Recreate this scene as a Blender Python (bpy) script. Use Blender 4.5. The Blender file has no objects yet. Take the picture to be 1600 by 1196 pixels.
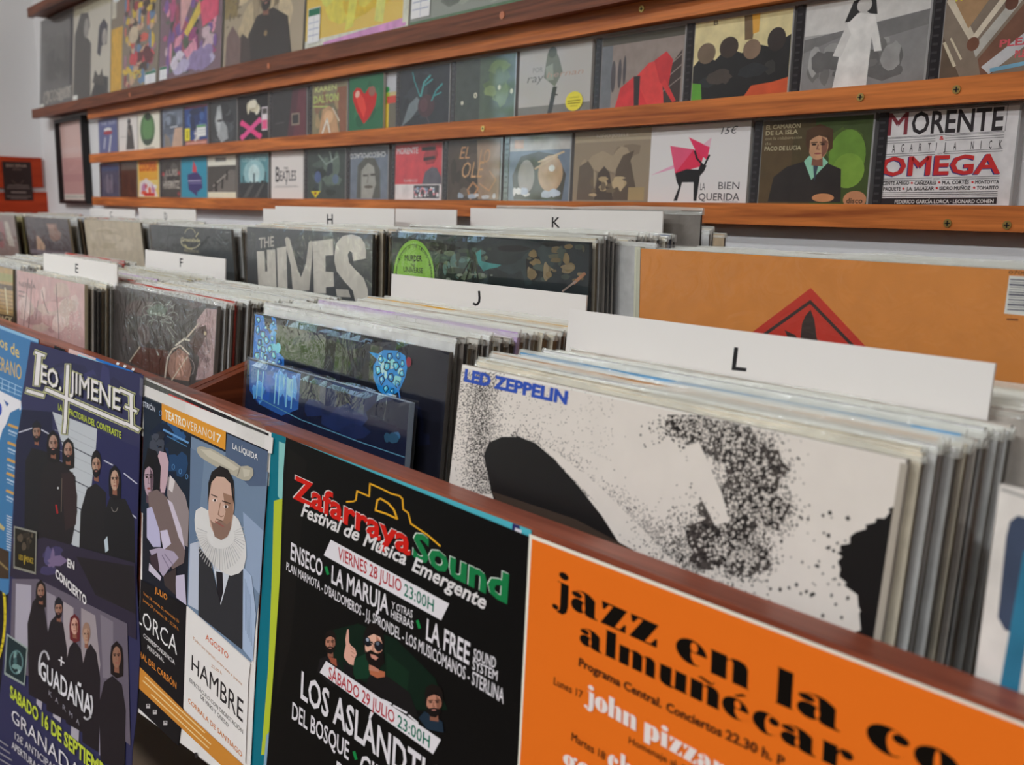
import bpy, math, random
from mathutils import Vector, Matrix

# ---------------------------------------------------------------- camera
W, H, FPX = 1600, 1196, 1556.18
CX = Vector((0.64325313, 0.76556813, 0.01143877))      # camera right in world
CD = Vector((0.14353582, -0.10590115, -0.98396261))    # camera down in world
CF = Vector((-0.75207904, 0.6345789, -0.1780077))      # camera forward in world
EYE = Vector((0.0, 0.0, 1.10))
scene = bpy.context.scene
cam_data = bpy.data.cameras.new('camera')
cam = bpy.data.objects.new('camera', cam_data)
scene.collection.objects.link(cam)
scene.camera = cam
cam_data.sensor_width = 36.0
cam_data.lens = FPX / W * 36.0
cam_data.clip_start = 0.02
cam.matrix_world = Matrix(((CX.x, -CD.x, -CF.x, EYE.x), (CX.y, -CD.y, -CF.y, EYE.y),
                           (CX.z, -CD.z, -CF.z, EYE.z), (0, 0, 0, 1)))
cam_data.dof.use_dof = True
cam_data.dof.focus_distance = 0.88
cam_data.dof.aperture_fstop = 10.0

# ---------------------------------------------------------------- world, exposure
scene.view_settings.view_transform = 'Standard'
scene.view_settings.look = 'None'
scene.view_settings.exposure = 0.0
scene.view_settings.gamma = 1.0
scene.view_settings.use_curve_mapping = False
scene.cycles.max_bounces = 8
scene.cycles.transparent_max_bounces = 24
scene.cycles.caustics_reflective = False
scene.cycles.caustics_refractive = False
world = bpy.data.worlds.new('sky')
scene.world = world
world.use_nodes = True
wn = world.node_tree
sky = wn.nodes.new('ShaderNodeTexSky')
sky.sky_type = 'NISHITA'
sky.sun_elevation = math.radians(50)
sky.sun_rotation = math.radians(120)
sky.sun_disc = False
wn.links.new(sky.outputs[0], wn.nodes['Background'].inputs[0])
wn.nodes['Background'].inputs[1].default_value = 1.6

LAMP_POWER = 40.5
KEY = 0.72          # sheet white reads about this bright, so print colours are divided by it

# ---------------------------------------------------------------- helpers
MATS = {}
def lin(h):
    out = []
    for i in (0, 2, 4):
        c = int(h[i:i + 2], 16) / 255.0
        out.append(c / 12.92 if c <= 0.04045 else ((c + 0.055) / 1.055) ** 2.4)
    return out
def ink(h, rough=0.5, coat=0.0, spec=0.4, wob=0.0, gain=1.0):
    """A printed or painted colour given as it reads in even shop light."""
    key = (h, rough, coat, spec, wob, gain)
    if key in MATS: return MATS[key]
    m = bpy.data.materials.new('print_' + h)
    m.use_nodes = True
    nt = m.node_tree
    b = nt.nodes['Principled BSDF']
    c = [min(0.9, gain * x / KEY) for x in lin(h)]
    b.inputs['Base Color'].default_value = (*c, 1)
    b.inputs['Roughness'].default_value = rough
    b.inputs['Specular IOR Level'].default_value = spec
    b.inputs['Coat Weight'].default_value = coat
    b.inputs['Coat Roughness'].default_value = 0.06
    if wob:
        n = nt.nodes.new('ShaderNodeTexNoise'); n.inputs['Scale'].default_value = 60; n.inputs['Detail'].default_value = 4
        g = nt.nodes.new('ShaderNodeNewGeometry'); nt.links.new(g.outputs['Position'], n.inputs['Vector'])
        r = nt.nodes.new('ShaderNodeMapRange'); r.inputs['From Min'].default_value = 0.3; r.inputs['From Max'].default_value = 0.7
        r.inputs['To Min'].default_value = 1 - wob; r.inputs['To Max'].default_value = 1 + wob * 0.5
        nt.links.new(n.outputs['Fac'], r.inputs['Value'])
        mx = nt.nodes.new('ShaderNodeVectorMath'); mx.operation = 'SCALE'
        mx.inputs[0].default_value = c
        nt.links.new(r.outputs[0], mx.inputs['Scale'])
        nt.links.new(mx.outputs[0], b.inputs['Base Color'])
    MATS[key] = m
    return m
def nodemat(name):
    m = bpy.data.materials.new(name); m.use_nodes = True
    return m, m.node_tree, m.node_tree.nodes['Principled BSDF']
def wood(name, dark, light, rough=0.42, scale=(3, 60, 60)):
    m, nt, b = nodemat(name)
    g = nt.nodes.new('ShaderNodeNewGeometry')
    mp = nt.nodes.new('ShaderNodeMapping'); mp.inputs['Scale'].default_value = scale
    nt.links.new(g.outputs['Position'], mp.inputs['Vector'])
    n1 = nt.nodes.new('ShaderNodeTexNoise'); n1.inputs['Scale'].default_value = 1.0; n1.inputs['Detail'].default_value = 6; n1.inputs['Distortion'].default_value = 1.2
    nt.links.new(mp.outputs[0], n1.inputs['Vector'])
    n2 = nt.nodes.new('ShaderNodeTexNoise'); n2.inputs['Scale'].default_value = 5.0; n2.inputs['Detail'].default_value = 3
    nt.links.new(mp.outputs[0], n2.inputs['Vector'])
    ad = nt.nodes.new('ShaderNodeMath'); ad.operation = 'MULTIPLY_ADD'; ad.inputs[1].default_value = 0.35
    nt.links.new(n2.outputs['Fac'], ad.inputs[0]); nt.links.new(n1.outputs['Fac'], ad.inputs[2])
    cr = nt.nodes.new('ShaderNodeValToRGB')
    cr.color_ramp.elements[0].position = 0.45; cr.color_ramp.elements[0].color = (*[x / KEY for x in lin(dark)], 1)
    cr.color_ramp.elements[1].position = 0.85; cr.color_ramp.elements[1].color = (*[x / KEY for x in lin(light)], 1)
    nt.links.new(ad.outputs[0], cr.inputs[0]); nt.links.new(cr.outputs[0], b.inputs['Base Color'])
    b.inputs['Roughness'].default_value = rough
    b.inputs['Specular IOR Level'].default_value = 0.25
    bp = nt.nodes.new('ShaderNodeBump'); bp.inputs['Strength'].default_value = 0.08; bp.inputs['Distance'].default_value = 0.002
    nt.links.new(ad.outputs[0], bp.inputs['Height']); nt.links.new(bp.outputs[0], b.inputs['Normal'])
    return m
def plaster(name, col, bump=0.15):
    m, nt, b = nodemat(name)
    g = nt.nodes.new('ShaderNodeNewGeometry')
    n = nt.nodes.new('ShaderNodeTexNoise'); n.inputs['Scale'].default_value = 35; n.inputs['Detail'].default_value = 5
    nt.links.new(g.outputs['Position'], n.inputs['Vector'])
    bp = nt.nodes.new('ShaderNodeBump'); bp.inputs['Strength'].default_value = bump; bp.inputs['Distance'].default_value = 0.004
    nt.links.new(n.outputs['Fac'], bp.inputs['Height']); nt.links.new(bp.outputs[0], b.inputs['Normal'])
    b.inputs['Base Color'].default_value = (*[min(.9, x / KEY) for x in lin(col)], 1)
    b.inputs['Roughness'].default_value = 0.8
    return m
def film(name, body, tint, rough=0.12, bump=0.0, bscale=40):
    """Clear plastic: mostly see-through, a little milky, glossy, wrinkled."""
    m = bpy.data.materials.new(name); m.use_nodes = True
    nt = m.node_tree; nt.nodes.clear()
    out = nt.nodes.new('ShaderNodeOutputMaterial')
    tr = nt.nodes.new('ShaderNodeBsdfTransparent'); tr.inputs[0].default_value = (0.97, 0.97, 0.97, 1)
    df = nt.nodes.new('ShaderNodeBsdfDiffuse'); df.inputs[0].default_value = (*[min(.95, x / KEY) for x in lin(tint)], 1)
    gl = nt.nodes.new('ShaderNodeBsdfGlossy'); gl.inputs['Roughness'].default_value = rough
    m1 = nt.nodes.new('ShaderNodeMixShader'); m1.inputs[0].default_value = body
    nt.links.new(tr.outputs[0], m1.inputs[1]); nt.links.new(df.outputs[0], m1.inputs[2])
    fr = nt.nodes.new('ShaderNodeLayerWeight'); fr.inputs['Blend'].default_value = 0.5
    pw = nt.nodes.new('ShaderNodeMath'); pw.operation = 'POWER'; pw.inputs[1].default_value = 5.0
    nt.links.new(fr.outputs['Facing'], pw.inputs[0])
    sc = nt.nodes.new('ShaderNodeMath'); sc.operation = 'MULTIPLY_ADD'; sc.inputs[1].default_value = 0.7; sc.inputs[2].default_value = 0.045
    nt.links.new(pw.outputs[0], sc.inputs[0])
    m2 = nt.nodes.new('ShaderNodeMixShader')
    nt.links.new(sc.outputs[0], m2.inputs[0]); nt.links.new(m1.outputs[0], m2.inputs[1]); nt.links.new(gl.outputs[0], m2.inputs[2])
    if bump:
        g = nt.nodes.new('ShaderNodeNewGeometry')
        n = nt.nodes.new('ShaderNodeTexNoise'); n.inputs['Scale'].default_value = bscale; n.inputs['Detail'].default_value = 3; n.inputs['Distortion'].default_value = 1.5
        nt.links.new(g.outputs['Position'], n.inputs['Vector'])
        bp = nt.nodes.new('ShaderNodeBump'); bp.inputs['Strength'].default_value = bump; bp.inputs['Distance'].default_value = 0.006
        nt.links.new(n.outputs['Fac'], bp.inputs['Height'])
        nt.links.new(bp.outputs[0], gl.inputs['Normal']); nt.links.new(bp.outputs[0], fr.inputs['Normal'])
    nt.links.new(m2.outputs[0], out.inputs[0])
    return m

def ray(px, py):
    return CX * ((px - W / 2) / FPX) + CD * ((py - H / 2) / FPX) + CF
class Plane:
    """A real flat face: origin, u to the right, v upward, n toward the shop."""
    def __init__(s, o, u=(1, 0, 0), v=(0, 0, 1)):
        s.o = Vector(o); s.u = Vector(u).normalized(); s.v = Vector(v).normalized(); s.n = s.u.cross(s.v)
    def at(s, a, b, d=0.0):
        return s.o + s.u * a + s.v * b + s.n * d
    def px(s, x, y):
        r = ray(x, y)
        t = (s.o - EYE).dot(s.n) / r.dot(s.n)
        q = EYE + r * t - s.o
        return q.dot(s.u), q.dot(s.v)
def lean(y, z, t):
    """Upright plane through (y, z) whose top leans back by t metres per metre."""
    return Plane((0, y, z + EYE.z), (1, 0, 0), (0, t, 1))
def xat(px, py, y):
    r = ray(px, py); return r.x / r.y * y

class MB:
    def __init__(s): s.v = []; s.f = []; s.m = []; s.mats = []
    def mi(s, m):
        if m not in s.mats: s.mats.append(m)
        return s.mats.index(m)
    def add(s, vs, fs, m):
        b = len(s.v); k = s.mi(m)
        s.v += [tuple(x) for x in vs]
        s.f += [tuple(i + b for i in f) for f in fs]; s.m += [k] * len(fs)
    def box(s, x0, y0, z0, x1, y1, z1, m):
        vs = [(x, y, z) for z in (z0, z1) for y in (y0, y1) for x in (x0, x1)]
        s.add(vs, [(0, 2, 3, 1), (4, 5, 7, 6), (0, 1, 5, 4), (2, 6, 7, 3), (0, 4, 6, 2), (1, 3, 7, 5)], m)
    def slab(s, P, a0, b0, a1, b1, th, m, edge=None, d=0.0):
        """A sheet on plane P, its face at height d and its body behind it."""
        vs = [P.at(a, b, d) for a, b in ((a0, b0), (a1, b0), (a1, b1), (a0, b1))] + [P.at(a, b, d - th) for a, b in ((a0, b0), (a1, b0), (a1, b1), (a0, b1))]
        s.add(vs, [(0, 1, 2, 3)], m)
        s.add(vs, [(7, 6, 5, 4), (4, 5, 1, 0), (5, 6, 2, 1), (6, 7, 3, 2), (7, 4, 0, 3)], edge or m)
    def cyl(s, c, axis, r, h, m, n=16):
        a = Vector(axis).normalized(); t = a.orthogonal().normalized(); w = a.cross(t); c = Vector(c)
        vs = [c + (t * math.cos(2 * math.pi * i / n) + w * math.sin(2 * math.pi * i / n)) * r for i in range(n)]
        vs += [p + a * h for p in vs]
        s.add(vs, [tuple(range(n))[::-1], tuple(range(n, 2 * n))] + [(i, (i + 1) % n, n + (i + 1) % n, n + i) for i in range(n)], m)
    def build(s, name, parent=None, origin=None, label=None, cat=None, group=None, kind=None):
        me = bpy.data.meshes.new(name)
        if origin is None:
            if parent is not None: origin = Vector(parent['_o']) if '_o' in parent else Vector((0, 0, 0))
            else:
                xs = [q[0] for q in s.v]; ys = [q[1] for q in s.v]; zs = [q[2] for q in s.v]
                origin = Vector(((min(xs) + max(xs)) / 2, (min(ys) + max(ys)) / 2, min(zs)))
        origin = Vector(origin)
        me.from_pydata([(q[0] - origin.x, q[1] - origin.y, q[2] - origin.z) for q in s.v], [], s.f)
        for m in s.mats: me.materials.append(m)
        me.polygons.foreach_set('material_index', s.m)
        me.update()
        o = bpy.data.objects.new(name, me)
        scene.collection.objects.link(o)
        if parent is not None:
            o.parent = parent
        else:
            o.location = origin; o['_o'] = tuple(origin)
        tag(o, label, cat, group, kind)
        return o
def tag(o, label=None, cat=None, group=None, kind=None):
    if label: o['label'] = label
    if cat: o['category'] = cat
    if group: o['group'] = group
    if kind: o['kind'] = kind
def empty(name, loc, label, cat, group=None):
    o = bpy.data.objects.new(name, None); scene.collection.objects.link(o)
    o.location = loc; o['_o'] = tuple(loc); o.empty_display_size = 0.05
    tag(o, label, cat, group)
    return o

TXT = {}
def text_shape(s, bold=0.0, shear=0.0):
    """Triangles of a line of lettering, baseline 0..1 wide, capitals 1 high."""
    key = (s, bold, shear)
    if key in TXT: return TXT[key]
    def raw(t):
        c = bpy.data.curves.new('lettering', 'FONT'); c.body = t; c.resolution_u = 2; c.offset = bold; c.shear = shear
        c.fill_mode = 'FRONT'
        o = bpy.data.objects.new('lettering', c)
        me = bpy.data.meshes.new_from_object(o)
        vs = [(v.co.x, v.co.y) for v in me.vertices]; fs = [tuple(p.vertices) for p in me.polygons]
        bpy.data.objects.remove(o); bpy.data.curves.remove(c); bpy.data.meshes.remove(me)
        return vs, fs
    raw_w = lambda c: max(x for x, _ in raw(c + '|')[0]) - max(x for x, _ in raw('|')[0])
    vs, fs = raw(s) if 'M' not in s else (None, None)
    if vs is None:            # capital M drawn by hand: the built-in one does not fill cleanly
        bar = max(x for x, _ in raw('|')[0]); vs, fs = [], []
        e = bold
        em = [[(.07 - e, -e), (.17 + e, -e), (.17 + e, .68 + e), (.07 - e, .68 + e)], [(.61 - e, -e), (.71 + e, -e), (.71 + e, .68 + e), (.61 - e, .68 + e)],
              [(.38 - e, .27 - e), (.40 + e, .40 + e), (.17, .68 + e), (.12, .60)], [(.38 - e, .40 + e), (.40 + e, .27 - e), (.67, .60), (.62, .68 + e)]]
        for i, ch in enumerate(s):
            if ch == ' ': continue
            dx = (max(x for x, _ in raw(s[:i].replace('M', 'm') + '|')[0]) - bar) if i else 0.0
            dx += (raw_w('M') - raw_w('m')) * s[:i].count('M')
            if ch == 'M':
                for q in em:
                    b = len(vs); vs += [(x + shear * y + dx, y) for x, y in q]; fs.append((b, b + 1, b + 2, b + 3))
            else:
                cv, cf = raw(ch); b = len(vs); vs += [(x + dx, y) for x, y in cv]; fs += [tuple(i + b for i in f) for f in cf]
    hv, _ = raw('H'); cap = max(y for _, y in hv)
    xs = [x for x, _ in vs] or [0, 1]
    x0, x1 = min(xs), max(xs)
    TXT[key] = ([((x - x0) / (x1 - x0), y / cap) for x, y in vs], fs)
    return TXT[key]

EPS = 6e-6
class Art(MB):
    """Flat print on a face. Coordinates are photo pixels on the face, or fractions of the face (frac)."""
    def __init__(s, P, frac=None, rough=0.5, coat=0.0, spec=0.25, wob=0.0):
        super().__init__(); s.P = P; s.frac = frac; s.k = 2; s.rough = rough; s.coat = coat; s.spec = spec; s.wob = wob; s.gain = 1.0; s.clip = frac
    def uv(s, x, y):
        if s.frac:
            a0, b0, a1, b1 = s.frac
            return a0 + (a1 - a0) * x, b1 + (b0 - b1) * y
        return s.P.px(x, y)
    def col(s, c): return ink(c, s.rough, s.coat, s.spec, s.wob, s.gain) if isinstance(c, str) else c
    def put(s, uvs, fs, c):
        s.k += 1
        if s.clip:
            a0, b0, a1, b1 = s.clip; uvs = [(min(max(a, a0 + .0003), a1 - .0003), min(max(b, b0 - .03), b1 - .0003)) for a, b in uvs]
        s.add([s.P.at(a, b, s.k * EPS) for a, b in uvs], fs, s.col(c))
    def poly(s, pts, c):
        uvs = [s.uv(*p) for p in pts]
        area = sum(uvs[i][0] * uvs[(i + 1) % len(uvs)][1] - uvs[(i + 1) % len(uvs)][0] * uvs[i][1] for i in range(len(uvs)))
        if area < 0: uvs.reverse()
        s.put(uvs, [tuple(range(len(uvs)))], c)
    def rect(s, x0, y0, x1, y1, c): s.poly([(x0, y0), (x1, y0), (x1, y1), (x0, y1)], c)
    def ell(s, cx, cy, rx, ry, c, rot=0.0, n=22):
        cr, sr = math.cos(math.radians(rot)), math.sin(math.radians(rot))
        s.poly([(cx + rx * math.cos(t) * cr - ry * math.sin(t) * sr, cy + rx * math.cos(t) * sr + ry * math.sin(t) * cr) for t in [2 * math.pi * i / n for i in range(n)]], c)
    def line(s, pts, w, c, closed=False):
        if closed: pts = list(pts) + [pts[0]]
        vs = []; fs = []
        for (ax, ay), (bx, by) in zip(pts, pts[1:]):
            dx, dy = bx - ax, by - ay; L = math.hypot(dx, dy) or 1; ox, oy = -dy / L * w / 2, dx / L * w / 2
            ex, ey = dx / L * w * .35, dy / L * w * .35
            q = [s.uv(ax - ex + ox, ay - ey + oy), s.uv(bx + ex + ox, by + ey + oy), s.uv(bx + ex - ox, by + ey - oy), s.uv(ax - ex - ox, ay - ey - oy)]
            b = len(vs); vs += q; fs.append((b, b + 1, b + 2, b + 3))
        s.put(vs, fs, c)
    def arc(s, cx, cy, rx, ry, a0, a1, w, c, n=20):
        s.line([(cx + rx * math.cos(math.radians(a0 + (a1 - a0) * i / n)), cy + ry * math.sin(math.radians(a0 + (a1 - a0) * i / n))) for i in range(n + 1)], w, c)
    def text(s, t, bl, br, h, c, bold=0.0, shear=0.0, up=None):
        """Lettering along the baseline bl-br; h is the capital height at its start (or start, end)."""
        hl, hr = h if isinstance(h, tuple) else (h, h)
        vs, fs = text_shape(t, bold, shear)
        A, B = s.uv(*bl), s.uv(*br)
        ul = s.uv(bl[0], bl[1] - hl)[1] - A[1]; ur = s.uv(br[0], br[1] - hr)[1] - B[1]
        out = []
        for x, y in vs:
            hh = ul + (ur - ul) * x
            out.append((A[0] + (B[0] - A[0]) * x, A[1] + (B[1] - A[1]) * x + y * hh))
        if fs: s.put(out, fs, c)
    def ring(s, t, cx, cy, rx, ry, a0, a1, h, c, bold=0.01):
        """Letters one by one along an arc (angles in degrees, clockwise from the left as seen)."""
        n = len(t)
        for i, ch in enumerate(t):
            if ch == ' ': continue
            a = math.radians(a0 + (a1 - a0) * (i + .5) / n); st = abs(math.radians(a1 - a0)) / n * .38
            p = [(cx + rx * r * math.cos(b), cy + ry * r * math.sin(b)) for r, b in ((1, a - st), (1, a + st), (1 + h, a + st), (1 + h, a - st))]
            q = [s.uv(*z) for z in p]; vs, fs = text_shape(ch, bold)
            s.put([tuple((q[0][k] * (1 - x) + q[1][k] * x) * (1 - y) + (q[3][k] * (1 - x) + q[2][k] * x) * y for k in (0, 1)) for x, y in vs], fs, c)
    def blobs(s, n, seed, cols, r0, r1, box=(0.03, 0.03, 0.97, 0.97), asp=1.0, spiky=0.35):
        R = random.Random(seed); x0, y0, x1, y1 = box
        for i in range(n):
            r = R.uniform(r0, r1); a = R.uniform(.5, 1.6)
            rx, ry = min(r * a, (x1 - x0) / 2.6), min(r / a * asp, (y1 - y0) / 2.6)
            cx, cy = R.uniform(x0 + rx, x1 - rx), R.uniform(y0 + ry, y1 - ry)
            k = R.randint(7, 12)
            s.poly([(cx + rx * R.uniform(1 - spiky, 1) * math.cos(2 * math.pi * j / k), cy + ry * R.uniform(1 - spiky, 1) * math.sin(2 * math.pi * j / k)) for j in range(k)], R.choice(cols))
    def specks(s, n, seed, c, fn, r0, r1):
        """Print grain: many small dots in one layer."""
        R = random.Random(seed); vs = []; fs = []
        for i in range(n):
            p = fn(R)
            if not p: continue
            r = R.uniform(r0, r1); b = len(vs); a = R.uniform(0, 6.3)
            for j in range(4):
                q = r * R.uniform(.6, 1.2)
                vs.append(s.uv(p[0] + q * math.cos(a - j * 1.57), p[1] + q * math.sin(a - j * 1.57) * 1.2))
            fs.append((b, b + 1, b + 2, b + 3))
        if vs: s.put(vs, fs, c)
    def man(s, cx, cy, rx, ry, skin='c08c70', hair='1c1512', long=False, beard=True, hood=False, shade='7a5040', tilt=0):
        """A printed portrait head."""
        if long: s.poly([(cx - rx * 1.25, cy + ry * 1.5), (cx - rx * 1.35, cy), (cx - rx * 1.1, cy - ry * .9), (cx, cy - ry * 1.35), (cx + rx * 1.15, cy - ry * .8), (cx + rx * 1.4, cy + ry * .2), (cx + rx * 1.35, cy + ry * 1.7), (cx, cy + ry * 1.9)], hair)
        else: s.ell(cx, cy - ry * .25, rx * 1.12, ry * 1.05, hair)
        s.poly([(cx - rx * .45, cy + ry * .6), (cx + rx * .45, cy + ry * .6), (cx + rx * .55, cy + ry * 1.45), (cx - rx * .5, cy + ry * 1.35)], shade)
        s.ell(cx, cy + ry * .05, rx * .9, ry * .93, skin)
        s.poly([(cx + rx * .25, cy - ry * .6), (cx + rx * .86, cy - ry * .2), (cx + rx * .8, cy + ry * .45), (cx + rx * .4, cy + ry * .85), (cx + rx * .3, cy + ry * .2)], shade)
        if beard:
            s.poly([(cx - rx * .86, cy + ry * .2), (cx - rx * .6, cy + ry * .42), (cx, cy + ry * .34), (cx + rx * .6, cy + ry * .45), (cx + rx * .88, cy + ry * .25), (cx + rx * .8, cy + ry * .75), (cx + rx * .2, cy + ry * 1.12), (cx - rx * .4, cy + ry * 1.05), (cx - rx * .8, cy + ry * .7)], hair)
            s.ell(cx - rx * .02, cy + ry * .53, rx * .28, ry * .06, 'a06a60')
        else:
            s.ell(cx, cy + ry * .55, rx * .34, ry * .06, '8a4a44')
        for q in (-.4, .38):
            s.ell(cx + rx * q, cy - ry * .08, rx * .22, ry * .07, '2a1c18')
            s.line([(cx + rx * (q - .26), cy - ry * .2), (cx + rx * (q + .26), cy - ry * .22)], ry * .07, hair)
        s.line([(cx - rx * .02, cy - ry * .05), (cx - rx * .12, cy + ry * .25), (cx + rx * .1, cy + ry * .27)], rx * .12, shade)
        if not long: s.poly([(cx - rx * .95, cy - ry * .1), (cx - rx * .98, cy - ry * .6), (cx - rx * .4, cy - ry * 1.08), (cx + rx * .5, cy - ry * 1.1), (cx + rx * 1.02, cy - ry * .55), (cx + rx * .96, cy - ry * .05), (cx + rx * .7, cy - ry * .5), (cx, cy - ry * .68), (cx - rx * .7, cy - ry * .5)], hair)
        if hood: s.poly([(cx - rx * 1.1, cy - ry * .2), (cx - rx, cy - ry * .9), (cx, cy - ry * 1.4), (cx + rx * 1.1, cy - ry * .8), (cx + rx * 1.1, cy - ry * .2), (cx + rx * .6, cy - ry * .55), (cx - rx * .6, cy - ry * .5)], '1b1b22')
    def draw(s, items):
        for it in items:
            k = it[0]
            if k == 'r': s.rect(*it[1:])
            elif k == 'e': s.ell(*it[1:])
            elif k == 'p': s.poly(*it[1:])
            elif k == 'l': s.line(*it[1:])
            elif k == 't': s.text(it[1], (it[2], it[3]), (it[4], it[3]), it[5], *it[6:])
            elif k == 'b': s.blobs(*it[1:])
            elif k == 'm': s.man(*it[1:])

# ---------------------------------------------------------------- shared materials
M_WALL = plaster('white_plaster', 'd4d2d2')
M_CEIL = plaster('ceiling_paint', 'd8d6d2', 0.05)
M_DIM = plaster('dim_shop_wall', '6c665f')
M_FLOOR = plaster('speckled_floor', '6e5c4a', 0.3)
M_RAIL = wood('varnished_pine_red', '84421e', 'c87438')
M_RAILD = wood('varnished_pine_brown', '46220f', '784229')
M_BIN = wood('stained_bin_wood', '622c1c', '94503a', 0.35)
M_PART = wood('stained_partition_wood', '4a2014', '74381f', 0.4, (60, 3, 60))
M_BINI = wood('bin_inside_wood', '4a2416', '6e3820', 0.5, (60, 3, 60))
M_FILM = film('clear_plastic_sleeve', 0.025, 'd8d4cc', 0.10, 0.22, 34)
M_SHRINK = film('clear_shrink_wrap', 0.006, 'd8d4cc', 0.04, 0.05, 40)
M_MILKY = film('milky_plastic_sleeve', 0.32, 'e0dacf', 0.12, 0.5, 70)
M_WRINKLE = film('wrinkled_plastic_sleeve', 0.02, 'd8d4cc', 0.07, 0.9, 48)
M_SIDE = film('sleeve_side_plastic', 0.015, 'c8c2b8', 0.15, 0.2, 60)
M_CARD = ink('d2cdc8', 0.6, 0, 0.3)
M_JEWEL = ink('2a282a', 0.15, 0.3)
M_TRAY = ink('8f8d8c', 0.15, 0.4)
M_SCREW = ink('b59a5c', 0.3); M_SCREW.node_tree.nodes['Principled BSDF'].inputs['Metallic'].default_value = 0.9
M_PLUG = ink('b06a48', 0.5)
M_BLACK = ink('1c1a1b', 0.4)

Z0 = EYE.z
XL, XR, YB, YF, ZC = -3.69, 2.6, 1.013, -3.6, 2.55
def structure(name, f, m):
    b = MB(); f(b); return b.build(name, kind='structure')
# ---------------------------------------------------------------- room shell
structure('floor', lambda b: b.box(XL - .1, YF - .1, -.1, XR + .1, YB + .1, 0, M_FLOOR), None)
structure('ceiling', lambda b: b.box(XL - .1, YF - .1, ZC, XR + .1, YB + .1, ZC + .1, M_CEIL), None)
structure('wall_back', lambda b: b.box(XL - .1, YB, 0, XR + .1, YB + .1, ZC, M_WALL), None)
structure('wall_right', lambda b: b.box(XR, YF, 0, XR + .1, YB, ZC, M_DIM), None)
structure('wall_front', lambda b: b.box(XL - .1, YF - .1, 0, XR + .1, YF, ZC, M_DIM), None)
DY0, DY1, DZ0, DZ1 = -1.50, -0.92, 0.0, 2.15     # glazed street door in the left wall
def wl(b):
    b.box(XL - .1, YF, 0, XL, DY0, ZC, M_WALL); b.box(XL - .1, DY1, 0, XL, YB, ZC, M_WALL)
    b.box(XL - .1, DY0, DZ1, XL, DY1, ZC, M_WALL)
structure('wall_left', wl, None)
M_DOOR = ink('5a3a2a', 0.5)
M_GLASS = film('door_glass', 0.0, 'ffffff', 0.0)
d = MB()
for y in (DY0, DY1 - .06): d.box(XL - .07, y, 0, XL - .02, y + .06, DZ1, M_DOOR)
for z in (0.0, 0.9, DZ1 - .07): d.box(XL - .07, DY0, z, XL - .02, DY1, z + (.25 if z == 0 else .07), M_DOOR)
door = d.build('door_1', kind='structure')
g = MB(); g.box(XL - .05, DY0 + .05, .2, XL - .045, DY1 - .05, DZ1 - .06, M_GLASS); g.build('door_glass', door)
# planting outside the door, seen only as green in the reflections
h = MB(); R = random.Random(4); M_LEAF = ink('a4cc3c', 0.6)
for i in range(700):
    c = Vector((-5.2 + R.uniform(-.4, .4), R.uniform(-3.2, .2), R.uniform(0, 2.5))); a = Vector((R.uniform(-1, 1), R.uniform(-1, 1), R.uniform(-1, 1))).normalized(); w = a.orthogonal().normalized()
    h.add([c - a * .09, c + w * .05, c + a * .09, c - w * .05], [(0, 1, 2, 3)], M_LEAF)
h.build('hedge', label='green leafy hedge outside the glazed street door', cat='hedge')

# ---------------------------------------------------------------- ceiling tubes
def tube_lamp(x, y, label, k=1.0):
    t = empty('ceiling_light', (x, y, ZC), label, 'ceiling light', 'fluorescent battens on the ceiling')
    b = MB(); b.box(x - .65, y - .06, ZC - .05, x + .65, y + .06, ZC, ink('dcdcd8', .4)); b.build('housing', t)
    m, nt, p = nodemat('lit_tube'); p.inputs['Emission Color'].default_value = (.97, 1, 1.03, 1); p.inputs['Emission Strength'].default_value = 6
    b = MB()
    for s in (-.03, .03): b.cyl((x - .6, y + s, ZC - .075), (1, 0, 0), .013, 1.2, m, 10)
    b.build('tube', t)
    l = bpy.data.lights.new('tube_light', 'AREA'); l.shape = 'RECTANGLE'; l.size = 1.2; l.size_y = .12; l.energy = LAMP_POWER * k; l.color = (.97, 1.0, 1.03)
    o = bpy.data.objects.new('tube_light', l); scene.collection.objects.link(o); o.parent = t; o.location = (0, 0, -.1)
tube_lamp(-2.5, -.9, 'twin tube ceiling batten nearest the street door wall', .8)
tube_lamp(-.3, -1.9, 'twin tube ceiling batten in the middle of the shop')
tube_lamp(1.3, -1.9, 'twin tube ceiling batten at the end away from the street door')

# ---------------------------------------------------------------- wall rails
def rail(name, label, z0, z1, yf, x0, x1, m, screws=(), plugs=(), ledge=0.004, lip=.013):
    b = MB(); b.box(x0, yf, Z0 + z0, x1, yf + lip, Z0 + z1, m)
    o = empty(name, ((x0 + x1) / 2, YB, Z0 + z0), label, 'shelf', 'wooden display rails on the back wall')
    b.build('front_lip', o)
    b = MB(); b.box(x0 + .01, yf + lip, Z0 + z0 + .003, x1, YB, Z0 + z0 + .003 + ledge, m); b.build('ledge', o)
    for px, py in screws:
        X, Zz = Plane((0, yf, Z0)).px(px, py)
        b = MB(); b.cyl((X, yf - .0012, Z0 + Zz), (0, 1, 0), .0042, .0022, M_SCREW, 14)
        b.box(X - .0026, yf - .0016, Z0 + Zz - .0006, X + .0026, yf - .001, Z0 + Zz + .0006, M_BLACK)
        b.box(X - .0006, yf - .0016, Z0 + Zz - .0026, X + .0006, yf - .001, Z0 + Zz + .0026, M_BLACK)
        b.build('screw', o)
    for px, py in plugs:
        X, Zz = Plane((0, yf, Z0)).px(px, py)
        b = MB(); b.cyl((X, yf - .001, Z0 + Zz), (0, 1, 0), .0055, .002, M_PLUG, 14); b.build('wood_plug', o)
    return o
YR = .98
rail('display_rail', 'lowest red-brown rail, under the bottom row of discs, right above the record bins', -.0225, .0025, YR, -3.105, .4, M_RAIL, [(1481, 349), (1574, 352)])
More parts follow.
